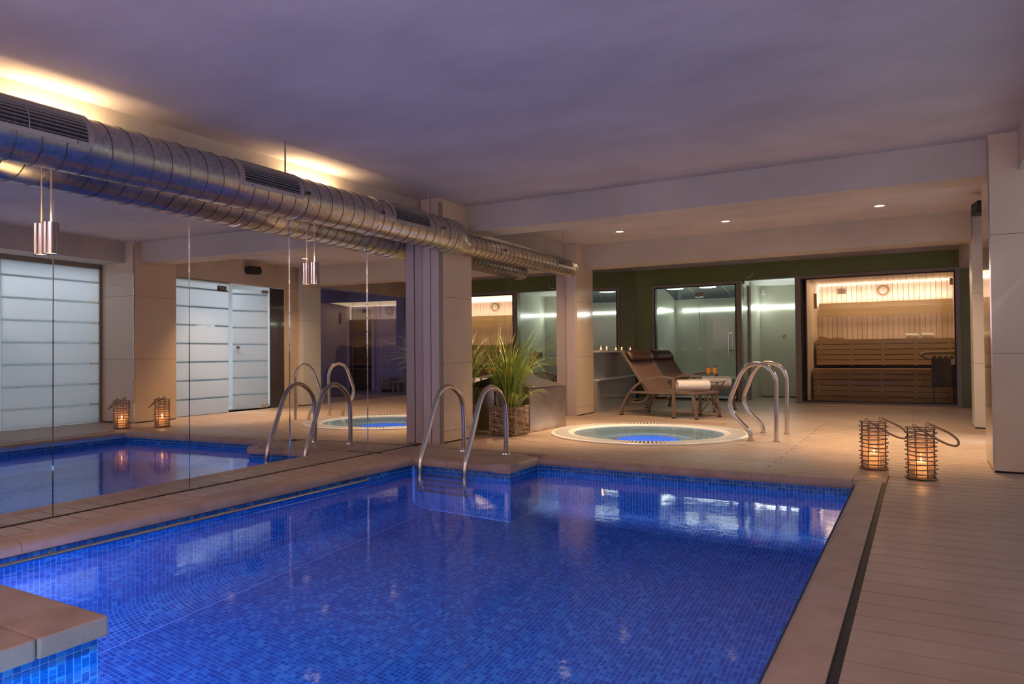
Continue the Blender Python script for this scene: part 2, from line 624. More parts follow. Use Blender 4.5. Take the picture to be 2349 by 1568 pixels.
# ================================================================== SETTING
# ---- ceiling
ceil = struct('ceiling', 'uneven off-white plaster ceiling over the pool hall')
b = MB()
nx, ny = 1, 1
b.box(-4.7, 4.2, -3.2, 14.6, CEIL, CEIL + 0.1)
b.build('slab', 'ceiling', ceil)
# cross beam
bm_ = struct('ceiling_beam', 'deep plastered cross beam behind the pool')
MB().box(-4.35, 0.46, 6.05, 6.39, 2.08, CEIL).build('beam_body', 'paint', bm_)
bk = struct('ceiling_bulkhead', 'lower plastered beam in front of the green wall')
MB().box(-4.45, 0.495, 9.07, 9.42, 2.03, CEIL).build('beam_body', 'paint', bk)
b3 = struct('ceiling_beam_side', 'plastered beam over the frosted glass wall')
MB().box(0.60, 1.25, -3.2, 5.94, 2.07, CEIL).build('beam_body', 'paint', b3)
b4 = struct('lintel_right', 'plastered lintel over the striped glass screen')
MB().box(0.60, 0.72, 6.56, 9.15, 1.96, CEIL).build('beam_body', 'paint', b4)
MB().box(0.52, 0.72, 9.6, 12.5, 2.05, CEIL).build('beam_body', 'paint', b4)

# ---- left wall behind the mirrors
wl = struct('wall_left', 'left wall behind the mirrors with a cream strip above the duct')
b = MB()
b.quadbox([(-4.6, -3.2), (-4.20, -3.2), (-4.20, 5.5), (-4.20, 9.1), (-4.19, 9.4), (-4.56, 12.5), (-4.8, 12.5)], -0.3, CEIL)
b.build('wall_body', 'paint', wl)
# cream board above the near mirrors
MB().quadbox([(-4.21, -3.2), (mbase(-3.2) - 0.013, -3.2), (mbase(5.5) - 0.013, 5.5), (-4.21, 5.5)], 0.0, 2.10).build('lower_lining', 'pillar_board', wl)

# ---- back and outer walls
wb = struct('wall_back', 'olive green painted wall around sauna and steam room')
YB0, YB1 = BW_Y, BW_Y + 0.12
SAU = (-1.77, 0.53, 0.0, 2.08)      # frame outer
STM = (-4.20, -2.62, 0.0, 2.05)
NIC = (-2.34, -1.77, 0.0, 2.06)
b = MB()
b.box(-4.56, STM[0], YB0, YB1, 0, CEIL)
b.box(STM[0], STM[1], YB0, YB1, STM[3], CEIL)
b.box(STM[1], -2.34, YB0, YB1, 2.06, CEIL)
b.box(-2.34, SAU[0], YB0, YB1, 2.06, CEIL)
b.box(SAU[0], SAU[1], YB0, YB1, SAU[3], CEIL)
b.box(SAU[1], 0.72, YB0, YB1, 0, CEIL)
b.build('painted_panel', 'green', wb)
w2 = struct('wall_near', 'plain hall wall behind the photographer')
MB().box(-4.6, 1.2, -3.3, -3.2, -0.3, CEIL).build('wall_body', 'paint', w2)

# ---- floor
fl = struct('floor', 'composite timber deck boards around the pool and hot tub')
TUB = (-2.5, 7.25)
TUB_R = 1.02
PITCHY = 0.1317
Y0 = 3.351
planks = []   # (polygon, size)


def plank_poly(x0a, x0b, x1a, x1b, y0, y1):
    planks.append([(x0a, y0), (x1a, y0), (x1b, y1), (x0b, y1)])


def circ_dx(y):
    d = 0.985 ** 2 - (y - TUB[1]) ** 2
    return math.sqrt(d) if d > 0 else 0


GAP = 0.0085
FB_Y = 5.37          # outer edge of the far coping
kmin = int(math.floor((-3.0 - Y0) / PITCHY)); kmax = int(math.floor((12.5 - Y0) / PITCHY))
for k in range(kmin, kmax + 1):
    y0 = Y0 + k * PITCHY + GAP / 2; y1 = Y0 + (k + 1) * PITCHY - GAP / 2
    y1 = min(y1, 12.495)
    ym = (y0 + y1) / 2
    if y0 < FB_Y < y1:
        planks.append([(-4.10, FB_Y + 0.006), (-0.199, FB_Y + 0.006), (-0.199, y1), (-4.10, y1)])
        planks.append([(-0.195, y0), (XR, y0), (XR, y1), (-0.195, y1)])
        continue
    spans = []
    y0r = y0
    # right hand deck and far deck
    xr = XR + 0.0 if ym < 9.6 else 3.2
    if 5.94 < ym < 9.4:
        xr = 0.66
    if ym > 9.4:
        xr = 3.2
    if ym < FB_Y:
        spans.append((-0.195, XR))
        if 4.86 < ym:
            y0 = max(y0, 4.878)
            spans.append((mbase(ym) + 0.003, -2.875))
        elif 1.42 < ym < 4.86:
            spans.append((mbase(ym), -3.803))
        elif ym <= 1.42:
            spans.append((mbase(ym), -3.803))
    else:
        xl = mbase(ym) + 0.005 if ym < 9.4 else -4.10 - 0.13 * (ym - 9.4)
        dx = circ_dx(ym)
        if abs(ym - TUB[1]) < 0.985 - 0.0:
            spans.append((xl, ('c', -1)))
            spans.append((('c', 1), xr))
        else:
            spans.append((xl, xr))
    joints = [-2.84, -0.98, 1.35] if k % 2 == 0 else [-3.70, -2.0, -0.085, 2.2]
    for a, c in spans:
        if ym < FB_Y and c == XR:
            planks.append([(a, y0r), (c, y0r), (c, y1), (a, y1)]); continue
        a0 = TUB[0] + circ_dx(y0) if isinstance(a, tuple) else a
        a1 = TUB[0] + circ_dx(y1) if isinstance(a, tuple) else a
        c0 = TUB[0] - circ_dx(y0) if isinstance(c, tuple) else c
        c1 = TUB[0] - circ_dx(y1) if isinstance(c, tuple) else c
        cuts = [j for j in joints if max(a0, a1) + 0.08 < j < min(c0, c1) - 0.08] if ym > FB_Y else []
        la, lb = a0, a1
        for j in cuts:
            plank_poly(la, lb, j - 0.003, j - 0.003, y0, y1)
            la = lb = j + 0.003
        plank_poly(la, lb, c0, c1, y0, y1)
# niche floor
for k in range(11):
    y0 = 12.5 + k * PITCHY + GAP / 2
    planks.append([(-2.62, y0), (-1.78, y0), (-1.78, y0 + PITCHY - GAP), (-2.62, y0 + PITCHY - GAP)])


def sky_size(p):
    cx = sum(q[0] for q in p) / 4; cyy = sum(q[1] for q in p) / 4
    d = -0.495 * cx + 0.869 * cyy
    if d < 0.6 or abs(0.869 * cx + 0.495 * cyy) > 0.8 * d:
        return 0
    return (abs(p[1][0] - p[0][0])) / d ** 2


planks.sort(key=sky_size, reverse=True)
rest = MB()
for i, p in enumerate(planks):
    if i < 296 and sky_size(p) > 0:
        MB().quadbox(p, -0.032, 0.0).build('plank', 'plank', fl)
    else:
        rest.quadbox(p, -0.032, 0.0)
rest.build('far_planks', 'plank', fl, kind='stuff')
b = MB()
b.box(-0.225, 4.2, -3.2, 5.30, -0.12, -0.03)
sub = MB()
sub.box(-0.20, 4.2, -3.2, 5.30, -0.12, -0.045)
sub.box(-4.7, 4.2, 5.30, 6.1, -0.12, -0.045)
sub.box(-4.7, -2.85, 4.80, 5.30, -0.12, -0.045)
sub.box(-4.7, -3.72, -3.2, 4.80, -0.12, -0.045)
sub.box(-4.7, -3.6, 6.1, 8.4, -0.12, -0.045)
sub.box(-1.4, 4.2, 6.1, 8.4, -0.12, -0.045)
sub.box(-4.8, 4.2, 8.4, 14.6, -0.12, -0.045)
sub.build('subfloor', 'void', fl)
# lobby floor behind the frosted glass
MB().box(1.10, 4.2, -3.2, 9.5, -0.02, 0.001).build('lobby_floor', simple('lobby_floor_tile', (0.42, 0.42, 0.42), 0.3), fl)

# drain channel beside the right coping
MB().box(-0.224, -0.197, -1.0, 5.20, -0.05, -0.010).build('drain_channel', 'black', fl)

# ---- pillars
PIL_L = ['cream glazed pillar left of the plant with mauve boarded front', 'slim cream glazed pillar behind the steel box']


def pillar(name, label, x0, x1, y0, y1, zj, m='pillar', z1=CEIL, front=None):
    t = struct(name, label)
    t['kind'] = 'structure'
    zz = [0.012] + zj + [z1]
    for a, c in zip(zz[:-1], zz[1:]):
        MB().box(x0, x1, y0, y1, a + 0.0012, c - 0.0012).build('glazed_panel', m, t, bevel=0.0012)
    MB().box(x0 + 0.006, x1 - 0.006, y0 + 0.006, y1 - 0.006, 0, z1).build('core', 'void', t)
    return t


p1 = pillar('pillar', PIL_L[0], -4.2, -3.95, 5.60, 6.11, [0.115, 0.764, 1.40, 2.02])
MB().box(-4.16, -4.055, 5.54, 5.597, 0.0, CEIL).build('front_board', 'pillar_board', p1, bevel=0.003)
MB().box(-4.045, -3.955, 5.54, 5.597, 0.0, CEIL).build('front_board', 'pillar_board', p1, bevel=0.003)
MB().box(-4.06, -4.04, 5.57, 5.597, 0.0, 1.98).build('joint_strip', 'black', p1)
MB().box(-3.953, -3.945, 5.55, 5.60, 0.0, 2.3).build('edge_trim', 'frame', p1)
p2 = pillar('pillar', PIL_L[1], -4.3, -4.03, 8.85, 9.40, [0.115, 0.80, 1.55], z1=CEIL)
MB().box(-4.195, -4.035, 8.80, 8.848, 0.0, CEIL).build('front_board', 'pillar_board', p2, bevel=0.003)
p3 = pillar('pillar', 'broad tan glazed pillar beside the two lanterns', 0.43, 1.30, 5.94, 6.58, [0.821, 1.64], z1=CEIL)
MB().box(0.4255, 0.4335, 5.932, 5.945, 0.0, 2.3).build('edge_trim', 'chrome', p3)
p4 = pillar('pillar', 'white column between striped glass and tinted glass wall', 0.50, 1.1, 9.15, 9.60, [0.7, 1.45], m='white_wall', z1=CEIL)

# ---- lobby beyond the frosted glass
wr = struct('wall_right', 'bright white lobby walls behind the frosted glass')
b = MB()
b.box(3.0, 3.1, -3.2, 9.6, 0, CEIL); b.box(1.1, 3.1, 9.5, 9.6, 0, CEIL)
b.box(1.1, 3.1, -3.3, -3.2, 0, CEIL)
b.build('lobby_wall', 'white_wall', wr)

# frosted glazing with clear stripes, in the plane x
STRIPES = [0.24 + 0.265 * i for i in range(7)]


def striped_glass(root, org, ux, length, ztop, gap=0.022, z0=0.01, thick=0.008):
    """frosted bands and clear stripes along horizontal unit vector ux from org"""
    ox, oy = org; nxv = (-ux[1], ux[0])

    def slab(z0, z1, s0=0.0, s1=length, th=thick):
        q = [(ox + ux[0] * s0, oy + ux[1] * s0), (ox + ux[0] * s1, oy + ux[1] * s1)]
        q2 = [(x + nxv[0] * th, y + nxv[1] * th) for x, y in q[::-1]]
        return MB().quadbox(q + q2, z0, z1)
    zs = [z0] + [z for z in STRIPES if z < ztop - 0.05] + [ztop]
    for i in range(len(zs) - 1):
        a = zs[i] + (gap / 2 if i else 0); c = zs[i + 1] - (gap / 2 if i < len(zs) - 2 else 0)
        slab(a, c).build('frosted_band', 'frosted', root)
        if i < len(zs) - 2:
            slab(c, c + gap).build('clear_stripe', 'strip_glass', root)


win1 = struct('window_1', 'wall of back-lit frosted glass bands along the pool')
for (ya, yb) in ((4.70, 5.93), (3.30, 4.64), (1.9, 3.24), (0.5, 1.84), (-0.9, 0.44), (-2.3, -0.96)):
    striped_glass(win1, (XR, yb), (0, -1), yb - ya, 2.01)
for yy in (5.90, 4.64, 3.24, 1.84, 0.44, -0.96, -2.36):
    MB().box(XR - 0.012, XR + 0.02, yy, yy + 0.045, 0, 2.03).build('window_frame', 'frame', win1)
MB().box(XR - 0.012, XR + 0.02, -2.4, 5.93, 2.01, 2.08).build('window_frame', 'frame', win1)
MB().box(XR - 0.012, XR + 0.06, -3.2, -2.36, 0, 2.08).build('end_panel', 'white_wall', win1)

win2 = struct('window_2', 'striped frosted glass screen beside the open door')
striped_glass(win2, (0.62, 7.66), (0, -1), 7.66 - 6.60, 1.95)
MB().box(0.60, 0.63, 6.59, 7.68, 1.95, 1.965).build('window_frame', 'frame', win2)
# glass strip right of the door
MB().box(0.62, 0.628, 8.52, 8.84, 0.01, 1.95).build('side_pane', simple('smoked_pane', (0.07, 0.06, 0.07), 0.06), win2)
MB().box(0.61, 0.66, 8.845, 9.145, 0.0, 1.958).build('side_panel', 'pillar', win2)

# exit sign on the frosted screen
ex = thing('exit_sign', 'small dark sign with pale letters reading EXIT on the striped screen', 'sign', (0.612, 7.53, 1.86))
MB().box(-0.006, 0.004, -0.085, 0.085, -0.042, 0.042).build('sign_plate', simple('sign_plate', (0.02, 0.025, 0.02), 0.4), ex)


def text_obj(body, size, m, parent, loc, rot, name='lettering', extr=0.0006):
    cu = bpy.data.curves.new(name, 'FONT'); cu.body = body; cu.size = size; cu.extrude = extr
    cu.align_x = 'CENTER'; cu.align_y = 'CENTER'
    tmp = bpy.data.objects.new(name + '_outline', cu)
    COL.objects.link(tmp)
    bpy.context.view_layer.update()
    me = bpy.data.meshes.new_from_object(tmp)
    bpy.data.objects.remove(tmp)
    me.materials.clear(); me.materials.append(m)
    o = bpy.data.objects.new(name, me)
    COL.objects.link(o)
    o.location = loc; o.rotation_euler = rot; o.parent = parent
    return o


text_obj('EXIT', 0.075, simple('sign_letters', (0.75, 0.70, 0.45), 0.5), ex, (-0.0072, 0, 0), (PI / 2, 0, -PI / 2))

# open glass door leaf
dr = struct('door_1', 'frosted glass door standing open into the bright lobby')
hx, hy = 0.65, 8.50
ang = math.atan2(8.0 - 8.50, 0.875 - 0.65)
ux = (math.cos(ang), math.sin(ang))
striped_glass(dr, (hx, hy), ux, 0.56, 1.90, z0=0.015)
for z in (0.03, 1.86):
    q = MB()
    q.box(-0.01, 0.10, -0.012, 0.02, 0, 0.05)
    o = q.build('hinge_patch', 'steel', dr, bevel=0.003); o.location = (hx, hy, z); o.rotation_euler = (0, 0, ang)
kn = MB()
kn.lathe([(0, -0.075), (0.026, -0.07), (0.03, -0.055), (0.022, -0.035), (0.01, -0.03), (0.01, 0.03), (0.022, 0.035), (0.03, 0.055), (0.026, 0.07), (0, 0.075)], (0, 0, 0), 20, 'y')
o = kn.build('door_knob', 'chrome', dr, smooth=50); o.location = (hx + ux[0] * 0.50, hy + ux[1] * 0.50, 0.98); o.rotation_euler = (0, 0, ang)

# loudspeakers
def speaker(label, loc, rz):
    t = thing('wall_speaker', label, 'loudspeaker', loc, rz)
    b = MB()
    b.prism([(-0.105, -0.06), (0.105, -0.06), (0.125, 0.0), (0.105, 0.06), (-0.105, 0.06), (-0.125, 0)], (0, 0.03, 0), (0, 0.13, 0), (1, 0, 0), (0, 0, 1))
    b.build('cabinet', 'speaker', t, bevel=0.008)
    MB().box(-0.095, 0.095, 0.128, 0.136, -0.05, 0.05).build('grille_cloth', 'rubber', t, bevel=0.004)
    MB().box(-0.02, 0.02, -0.012, 0.035, -0.015, 0.015).build('bracket', 'speaker', t)
    return t


speaker('black loudspeaker mounted above the striped glass screen', (0.60, 8.08, 2.185), PI / 2 + 0.2)

# ---- tinted glass wall right (x .5 -> .66, y 9.6 -> 12.5)
win3 = struct('window_3', 'tall tinted glass panels in front of a violet-lit room')
ga, gb = Vector((0.52, 9.62)), Vector((0.665, 12.49))
for i in range(3):
    a = ga.lerp(gb, i / 3 + 0.002); c = ga.lerp(gb, (i + 1) / 3 - 0.002)
    MB().quadbox([tuple(a), (a.x + 0.01, a.y), (c.x + 0.01, c.y), tuple(c)], 0.012, 2.05).build('glass_panel', 'glass_violet', win3)
MB().quadbox([(0.50, 9.60), (0.54, 9.60), (0.685, 12.5), (0.645, 12.5)], 0.0, 0.012).build('floor_track', 'frame', win3)
vr = struct('wall_violet', 'plain walls of the violet-lit room behind tinted glass')
b = MB()
b.box(0.7, 3.3, 13.8, 13.88, 0, CEIL); b.box(3.2, 3.3, 9.6, 13.8, 0, CEIL); b.box(0.66, 0.73, 12.62, 13.8, 0, CEIL)
vwall = simple('pale_violet_wall', (0.55, 0.53, 0.62), 0.7)
b.build('wall_body', vwall, vr)
MB().box(0.74, 2.36, 13.785, 13.8, 0, 0.13).build('skirting', 'white_wall', vr)
MB().box(0.73, 3.2, 12.505, 13.8, -0.02, 0.0).build('room_floor', simple('pale_lino', (0.45, 0.43, 0.45), 0.3), fl)
d2 = struct('door_2', 'dark doorway with pale frame in the violet-lit room')
MB().box(2.45, 3.10, 13.75, 13.79, 0, 1.95).build('door_leaf', simple('dark_door', (0.02, 0.02, 0.028), 0.3), d2)
b = MB()
for (a, c, z0, z1) in ((2.37, 2.45, 0, 2.03), (3.10, 3.18, 0, 2.03), (2.37, 3.18, 1.95, 2.03)):
    b.box(a, c, 13.72, 13.795, z0, z1)
b.build('door_frame', simple('pale_frame', (0.6, 0.58, 0.68), 0.5), d2)
hk = thing('coat_hook', 'small dark hook on the dark door in the violet-lit room', 'hook', (2.85, 13.748, 1.55), PI / 2)
MB().tube(smooth_path([(0, 0, 0.05), (-0.03, 0, 0.02), (-0.05, 0, -0.02), (-0.03, 0, -0.05)], 5), 0.006, 8).build('hook_arm', 'steel', hk, smooth=60)
# low drum seat and stool and cable in that room
dm = thing('drum_seat', 'ribbed metallic drum seat with dark base in the violet-lit room', 'stool', (1.78, 13.45, 0))
b = MB(); n = 40
pr = []
b.lathe([(0, 0), (0.17, 0), (0.17, 0.06), (0, 0.06)], seg=32)
b.build('drum_base', 'rubber', dm, smooth=40)
b = MB()
for k in range(28):
    a = 2 * PI * k / 28
    b.cyl((0.20 * math.cos(a), 0.20 * math.sin(a), 0.06), 0.022, 0.24, 8)
b.cyl((0, 0, 0.06), 0.20, 0.26, 32)
b.build('drum_body', 'steel', dm, smooth=40)
st = thing('low_stool', 'low wooden stool beside the drum seat in the violet-lit room', 'stool', (1.28, 13.30, 0))
MB().box(-0.22, 0.22, -0.14, 0.14, 0.22, 0.26).build('seat', 'pine_h', st, bevel=0.005)
for sx in (-1, 1):
    for sy in (-1, 1):
        MB().box(sx * 0.19 - 0.02, sx * 0.19 + 0.02, sy * 0.11 - 0.02, sy * 0.11 + 0.02, 0, 0.22).build('leg', 'pine_h', st)
cb = thing('coiled_cable', 'dark cable coiled on the floor of the violet-lit room', 'cable', (1.55, 11.4, 0.008))
pts = []
for k in range(130):
    a = k * 0.22; r = 0.16 + 0.06 * math.sin(k * 0.37)
    pts.append((r * math.cos(a) * 1.3, r * math.sin(a), 0.006 + 0.0002 * k))
MB().tube(pts, 0.006, 6).build('cable_loops', 'rubber', cb, smooth=60)

# ================================================================== MIRRORS
def mirror(label, xc, yc, half, z0, z1, al, group='tall wall mirrors'):
    t = thing('wall_mirror', label, 'mirror', (xc, yc, 0), al, group)
    MB().box(-0.006, 0.0, -half + 0.0008, half - 0.0008, z0, z1).build('mirror_glass', 'mirror', t)
    MB().box(-0.012, -0.0065, -half, half, z0, z1).build('backing', 'void', t)
    return t


PY = [-3.1, -2.25, -1.4, -0.55, 0.3, 1.15, 2.106, 2.948, 3.812, 4.712, 5.535]
MLAB = {5: 'mirror panel at the left edge showing the bright frosted wall', 6: 'mirror panel showing both lanterns between its two seams',
        7: 'mirror panel showing the open glass door and EXIT sign', 8: 'mirror panel holding the second lamp, with ladder rails reflected',
        9: 'narrow mirror panel beside the cream pillar showing the hot tub'}
for i, (a, c) in enumerate(zip(PY[:-1], PY[1:])):
    if i < 4:
        continue
    yc = (a + c) / 2
    mirror(MLAB.get(i, 'mirror panel beyond the picture edge nearest the photographer'), mbase(yc), yc, (c - a) / 2, 0.006, 2.12, MIR_A)
# dark joint line along the mirror foot
t1 = struct('trim_1', 'dark joint along the foot of the mirrors')
MB().quadbox([(mbase(-3) + 0.004, -3), (mbase(-3) + 0.009, -3), (mbase(5.53) + 0.009, 5.53), (mbase(5.53) + 0.004, 5.53)], 0.0, 0.004).build('joint', 'black', t1)

far = [(6.12, 7.03), (7.03, 7.95), (7.95, 8.79)]
FL = ['mirror panel behind the tall grass showing the sauna clock', 'middle mirror panel behind the steel box showing the shower niche',
      'mirror panel beside the slim pillar showing a door handle']
for (a, c), lb, al in zip(far, FL, (0.041, 0.041, 0.041)):
    yc = (a + c) / 2
    mirror(lb, -4.115 - 0.041 * (yc - 7.4), yc, (c - a) / 2, 0.006, 2.14, al)
# mirror past the slim pillar
mA, mB_ = Vector((-4.10, 9.42)), Vector((-4.50, 12.49))
dv = mB_ - mA; al = math.atan2(-dv.x, dv.y)
mc = (mA + mB_) / 2
mirror('wide mirror above the candle ledge reflecting the steam room', mc.x, mc.y, dv.length / 2, 0.88, 2.335, al)

# ---- candle ledge unit on that wall
lu = thing('wall_ledge', 'pale wall ledge with a second shelf below, holding three tealights', 'shelf', (mA.x, mA.y, 0), al)
LL = 2.55
MB().box(-0.01, 0.14, 0.02, LL, 0.855, 0.88).build('ledge_board', simple('ledge_white', (0.62, 0.62, 0.56), 0.3), lu, bevel=0.003)
MB().box(-0.01, 0.14, 0.02, LL, 0.45, 0.47).build('lower_shelf', simple('ledge_white2', (0.60, 0.62, 0.58), 0.2), lu, bevel=0.003)
gl = simple('glossy_greige_panel', (0.34, 0.31, 0.30), 0.08)
MB().box(-0.01, 0.012, 0.02, LL, 0.47, 0.855).build('back_panel', gl, lu)
MB().box(-0.01, 0.10, 0.02, LL, 0.0, 0.45).build('front_panel', gl, lu)
MB().box(-0.01, 0.13, 1.3, LL, 0.47, 0.855).build('side_block', simple('taupe_block', (0.22, 0.17, 0.14), 0.25), lu)
MB().box(0.10, 0.145, LL, LL + 0.04, 0.0, 0.88).build('end_post', 'black', lu)

# tealights
def tealight(label, loc):
    t = thing('tealight_holder', label, 'candle', loc, 0, 'tealights on the ledge')
    b = MB()
    prof = [(0.0, 0.004), (0.035, 0.004), (0.047, 0.02), (0.050, 0.045), (0.046, 0.075), (0.043, 0.075), (0.047, 0.045), (0.044, 0.022), (0.033, 0.009), (0, 0.009)]
    b.lathe(prof, seg=28); b.build('glass_cup', 'glass_jar', t, smooth=50)
    MB().cyl((0, 0, 0.0095), 0.02, 0.016, 20).build('wax_disc', 'wax', t, smooth=40)
    MB().lathe([(0, 0.026), (0.006, 0.031), (0.0075, 0.038), (0.004, 0.048), (0, 0.056)], seg=12).build('flame', 'flame', t, smooth=60)
    light('tealight_glow', 'POINT', (loc[0], loc[1], loc[2] + 0.062), 0.35, (1, 0.5, 0.18), size=0.005)
    return t


R2 = Matrix.Rotation(al, 2)
for s, lb in ((0.35, 'tealight in a glass cup on the ledge, beside the slim pillar'), (1.25, 'tealight in a glass cup, middle one on the ledge'), (2.25, 'tealight in a glass cup on the ledge, above the front lounger pillow')):
    p = Vector((0.075, s)); q = R2 @ p
    tealight(lb, (mA.x + q.x, mA.y + q.y, 0.88))

# ================================================================== SWIMMING POOL
pool = thing('swimming_pool', 'blue mosaic swimming pool with stone coping and still water', 'pool', (0, 0, 0))
PX0, PX1, PYF = -3.66, -0.39, 5.22
PLX, PLY = -2.36, 1.375      # platform faces
PEN_X, PEN_Y = -2.735, 4.745   # ladder peninsula


def profile_cove(z_top, z_bot, R=0.22):
    """list of (d, z, n) from the wall top to the floor: d is distance from the wall"""
    pts = [(0.0, z_top), (0.0, z_bot + R)]
    for k in range(1, 9):
        a = PI / 2 * k / 8
        pts.append((R - R * math.cos(a), z_bot + R - R * math.sin(a)))
    return pts


TS = 0.0252
tv, tf, tt = [], [], []


def add_tile(c, u, v, n, h=0.003, s=0.0109, store=None, tint=None):
    """small raised tile: centre c, in-plane unit vectors u, v, normal n"""
    V, F, T = (tv, tf, tt) if store is None else store
    k = len(V)
    for z, ss in ((0.0, s), (h, s * 0.94)):
        for a, bb in ((-1, -1), (1, -1), (1, 1), (-1, 1)):
            V.append((c[0] + u[0] * a * ss + v[0] * bb * ss + n[0] * z, c[1] + u[1] * a * ss + v[1] * bb * ss + n[1] * z, c[2] + u[2] * a * ss + v[2] * bb * ss + n[2] * z))
    F += [(k + 4, k + 5, k + 6, k + 7), (k, k + 1, k + 5, k + 4), (k + 1, k + 2, k + 6, k + 5), (k + 2, k + 3, k + 7, k + 6), (k + 3, k, k + 4, k + 7)]
    T += [tint if tint is not None else random.random() ** 1.5] * 5


def tile_mesh(name, V, F, T):
    me = bpy.data.meshes.new(name)
    me.from_pydata(V, [], F)
    at = me.attributes.new('tint', 'FLOAT', 'FACE')
    at.data.foreach_set('value', np.array(T, dtype=np.float32))
    me.materials.append(M['tile'])
    return me


def wall_tiles(a, b_, inward, z_top, z_bot, cove=True, store=None, zmin=None, out=None):
    """tiles on a vertical wall from a to b_ (xy), normal 'inward'"""
    a = Vector(a); b_ = Vector(b_); d = (b_ - a); L = d.length; d.normalize()
    nn = int(L / TS)
    nv = Vector((inward[0], inward[1], 0))
    rows = []
    z = z_top - TS / 2
    R = 0.22
    while z > z_bot + (R if cove else 0):
        rows.append((0.0, z, Vector((0, 0, 1)), nv)); z -= TS
    if cove:
        for k in range(int(R * PI / 2 / TS)):
            t_ = (k + 0.5) * TS / R
            rows.append((R - R * math.cos(t_), z_bot + R - R * math.sin(t_), nv * (-math.sin(t_)) + Vector((0, 0, 1)) * math.cos(t_), nv * math.cos(t_) + Vector((0, 0, 1)) * math.sin(t_)))
    u = (d.x, d.y, 0)
    for off, z, vv, nm in rows:
        if zmin is not None and z < zmin:
            continue
        for i in range(nn):
            c = a + d * ((i + 0.5) * TS)
            if out is not None:
                out.append(((c.x + nv.x * off, c.y + nv.y * off, z), u, tuple(vv), tuple(nm)))
            else:
                add_tile((c.x + nv.x * off, c.y + nv.y * off, z), u, tuple(vv), tuple(nm), store=store)


# basin shell (grout)
b = MB()


def strip(a, c, inward, z_top, z_bot, cove=True):
    prof = profile_cove(z_top, z_bot) if cove else [(0.0, z_top), (0.0, z_bot)]
    nv = Vector((inward[0], inward[1], 0))
    vs = []
    for d_, z in prof:
        for p in (a, c):
            vs.append((p[0] + nv.x * d_, p[1] + nv.y * d_, z))
    b.add(vs, [(2 * i, 2 * i + 1, 2 * i + 3, 2 * i + 2) for i in range(len(prof) - 1)])


ZT = -0.03
strip((PX0, 1.37), (PX0, PEN_Y), (1, 0), ZT, FLOORZ)
strip((PX0, PEN_Y), (PEN_X, PEN_Y), (0, -1), ZT, FLOORZ, False)
strip((PEN_X, PEN_Y), (PEN_X, PYF), (1, 0), ZT, FLOORZ, False)
strip((PEN_X, PYF), (PX1, PYF), (0, -1), ZT, FLOORZ)
strip((PX1, PYF), (PX1, 0.45), (-1, 0), ZT, FLOORZ, False)
strip((PX1, 0.45), (PLX, 0.45), (0, 1), ZT, FLOORZ, False)
strip((PLX, 0.45), (PLX, PLY), (1, 0), ZT, FLOORZ, False)
strip((PLX, PLY), (PX0, PLY), (0, 1), ZT, FLOORZ, False)
b.add([(PX0, 0.4, FLOORZ), (PX1, 0.4, FLOORZ), (PX1, 5.3, FLOORZ), (PX0, 5.3, FLOORZ)], [(0, 1, 2, 3)])
b.build('basin_shell', 'grout', pool)

wall_tiles((PX0, 1.40), (PX0, PEN_Y), (1, 0), -0.066, FLOORZ)
wall_tiles((PEN_X, PEN_Y), (PX0, PEN_Y), (0, -1), -0.066, FLOORZ, False, zmin=-1.41)
wall_tiles((PEN_X, PEN_Y), (PEN_X, PYF), (1, 0), -0.066, FLOORZ, False, zmin=-1.41)
wall_tiles((PEN_X, PYF), (PX1, PYF), (0, -1), -0.066, FLOORZ)
wall_tiles((PX1, 3.4), (PX1, PYF), (-1, 0), -0.066, FLOORZ, False, zmin=-0.6)
# floor tiles
x_lo, x_hi, y_lo, y_hi = PX0 + 0.2085, PX1, 1.2, PYF - 0.2085
nxn = int((x_hi - x_lo) / TS); nyn = int((y_hi - y_lo) / TS)
X, Yg = np.meshgrid(x_lo + (np.arange(nxn) + 0.5) * TS, y_hi - (np.arange(nyn) + 0.5) * TS)
X = X.ravel(); Yg = Yg.ravel()
keep = ~((X < PEN_X + 0.0) & (Yg > PEN_Y)) & ~((X < PLX) & (Yg < PLY))
X = X[keep]; Yg = Yg[keep]
N = len(X)
s_ = 0.0109
cor = np.array([(-1, -1), (1, -1), (1, 1), (-1, 1)], float)
V0 = np.zeros((N, 8, 3))
V0[:, :4, 0] = X[:, None] + cor[None, :, 0] * s_; V0[:, :4, 1] = Yg[:, None] + cor[None, :, 1] * s_; V0[:, :4, 2] = FLOORZ
V0[:, 4:, 0] = X[:, None] + cor[None, :, 0] * s_ * 0.94; V0[:, 4:, 1] = Yg[:, None] + cor[None, :, 1] * s_ * 0.94; V0[:, 4:, 2] = FLOORZ + 0.003
loc_f = np.array([(4, 5, 6, 7), (0, 1, 5, 4), (1, 2, 6, 5), (2, 3, 7, 6), (3, 0, 4, 7)])
k0 = len(tv)
tv += [tuple(p) for p in V0.reshape(-1, 3).tolist()]
F0 = (loc_f[None] + (np.arange(N) * 8)[:, None, None] + k0).reshape(-1, 4)
tf += [tuple(f) for f in F0.tolist()]
tt += np.repeat(rng.random(N) ** 1.5, 5).tolist()
link('mosaic_tiles', tile_mesh('mosaic_tiles', tv, tf, tt), pool, kind='stuff')
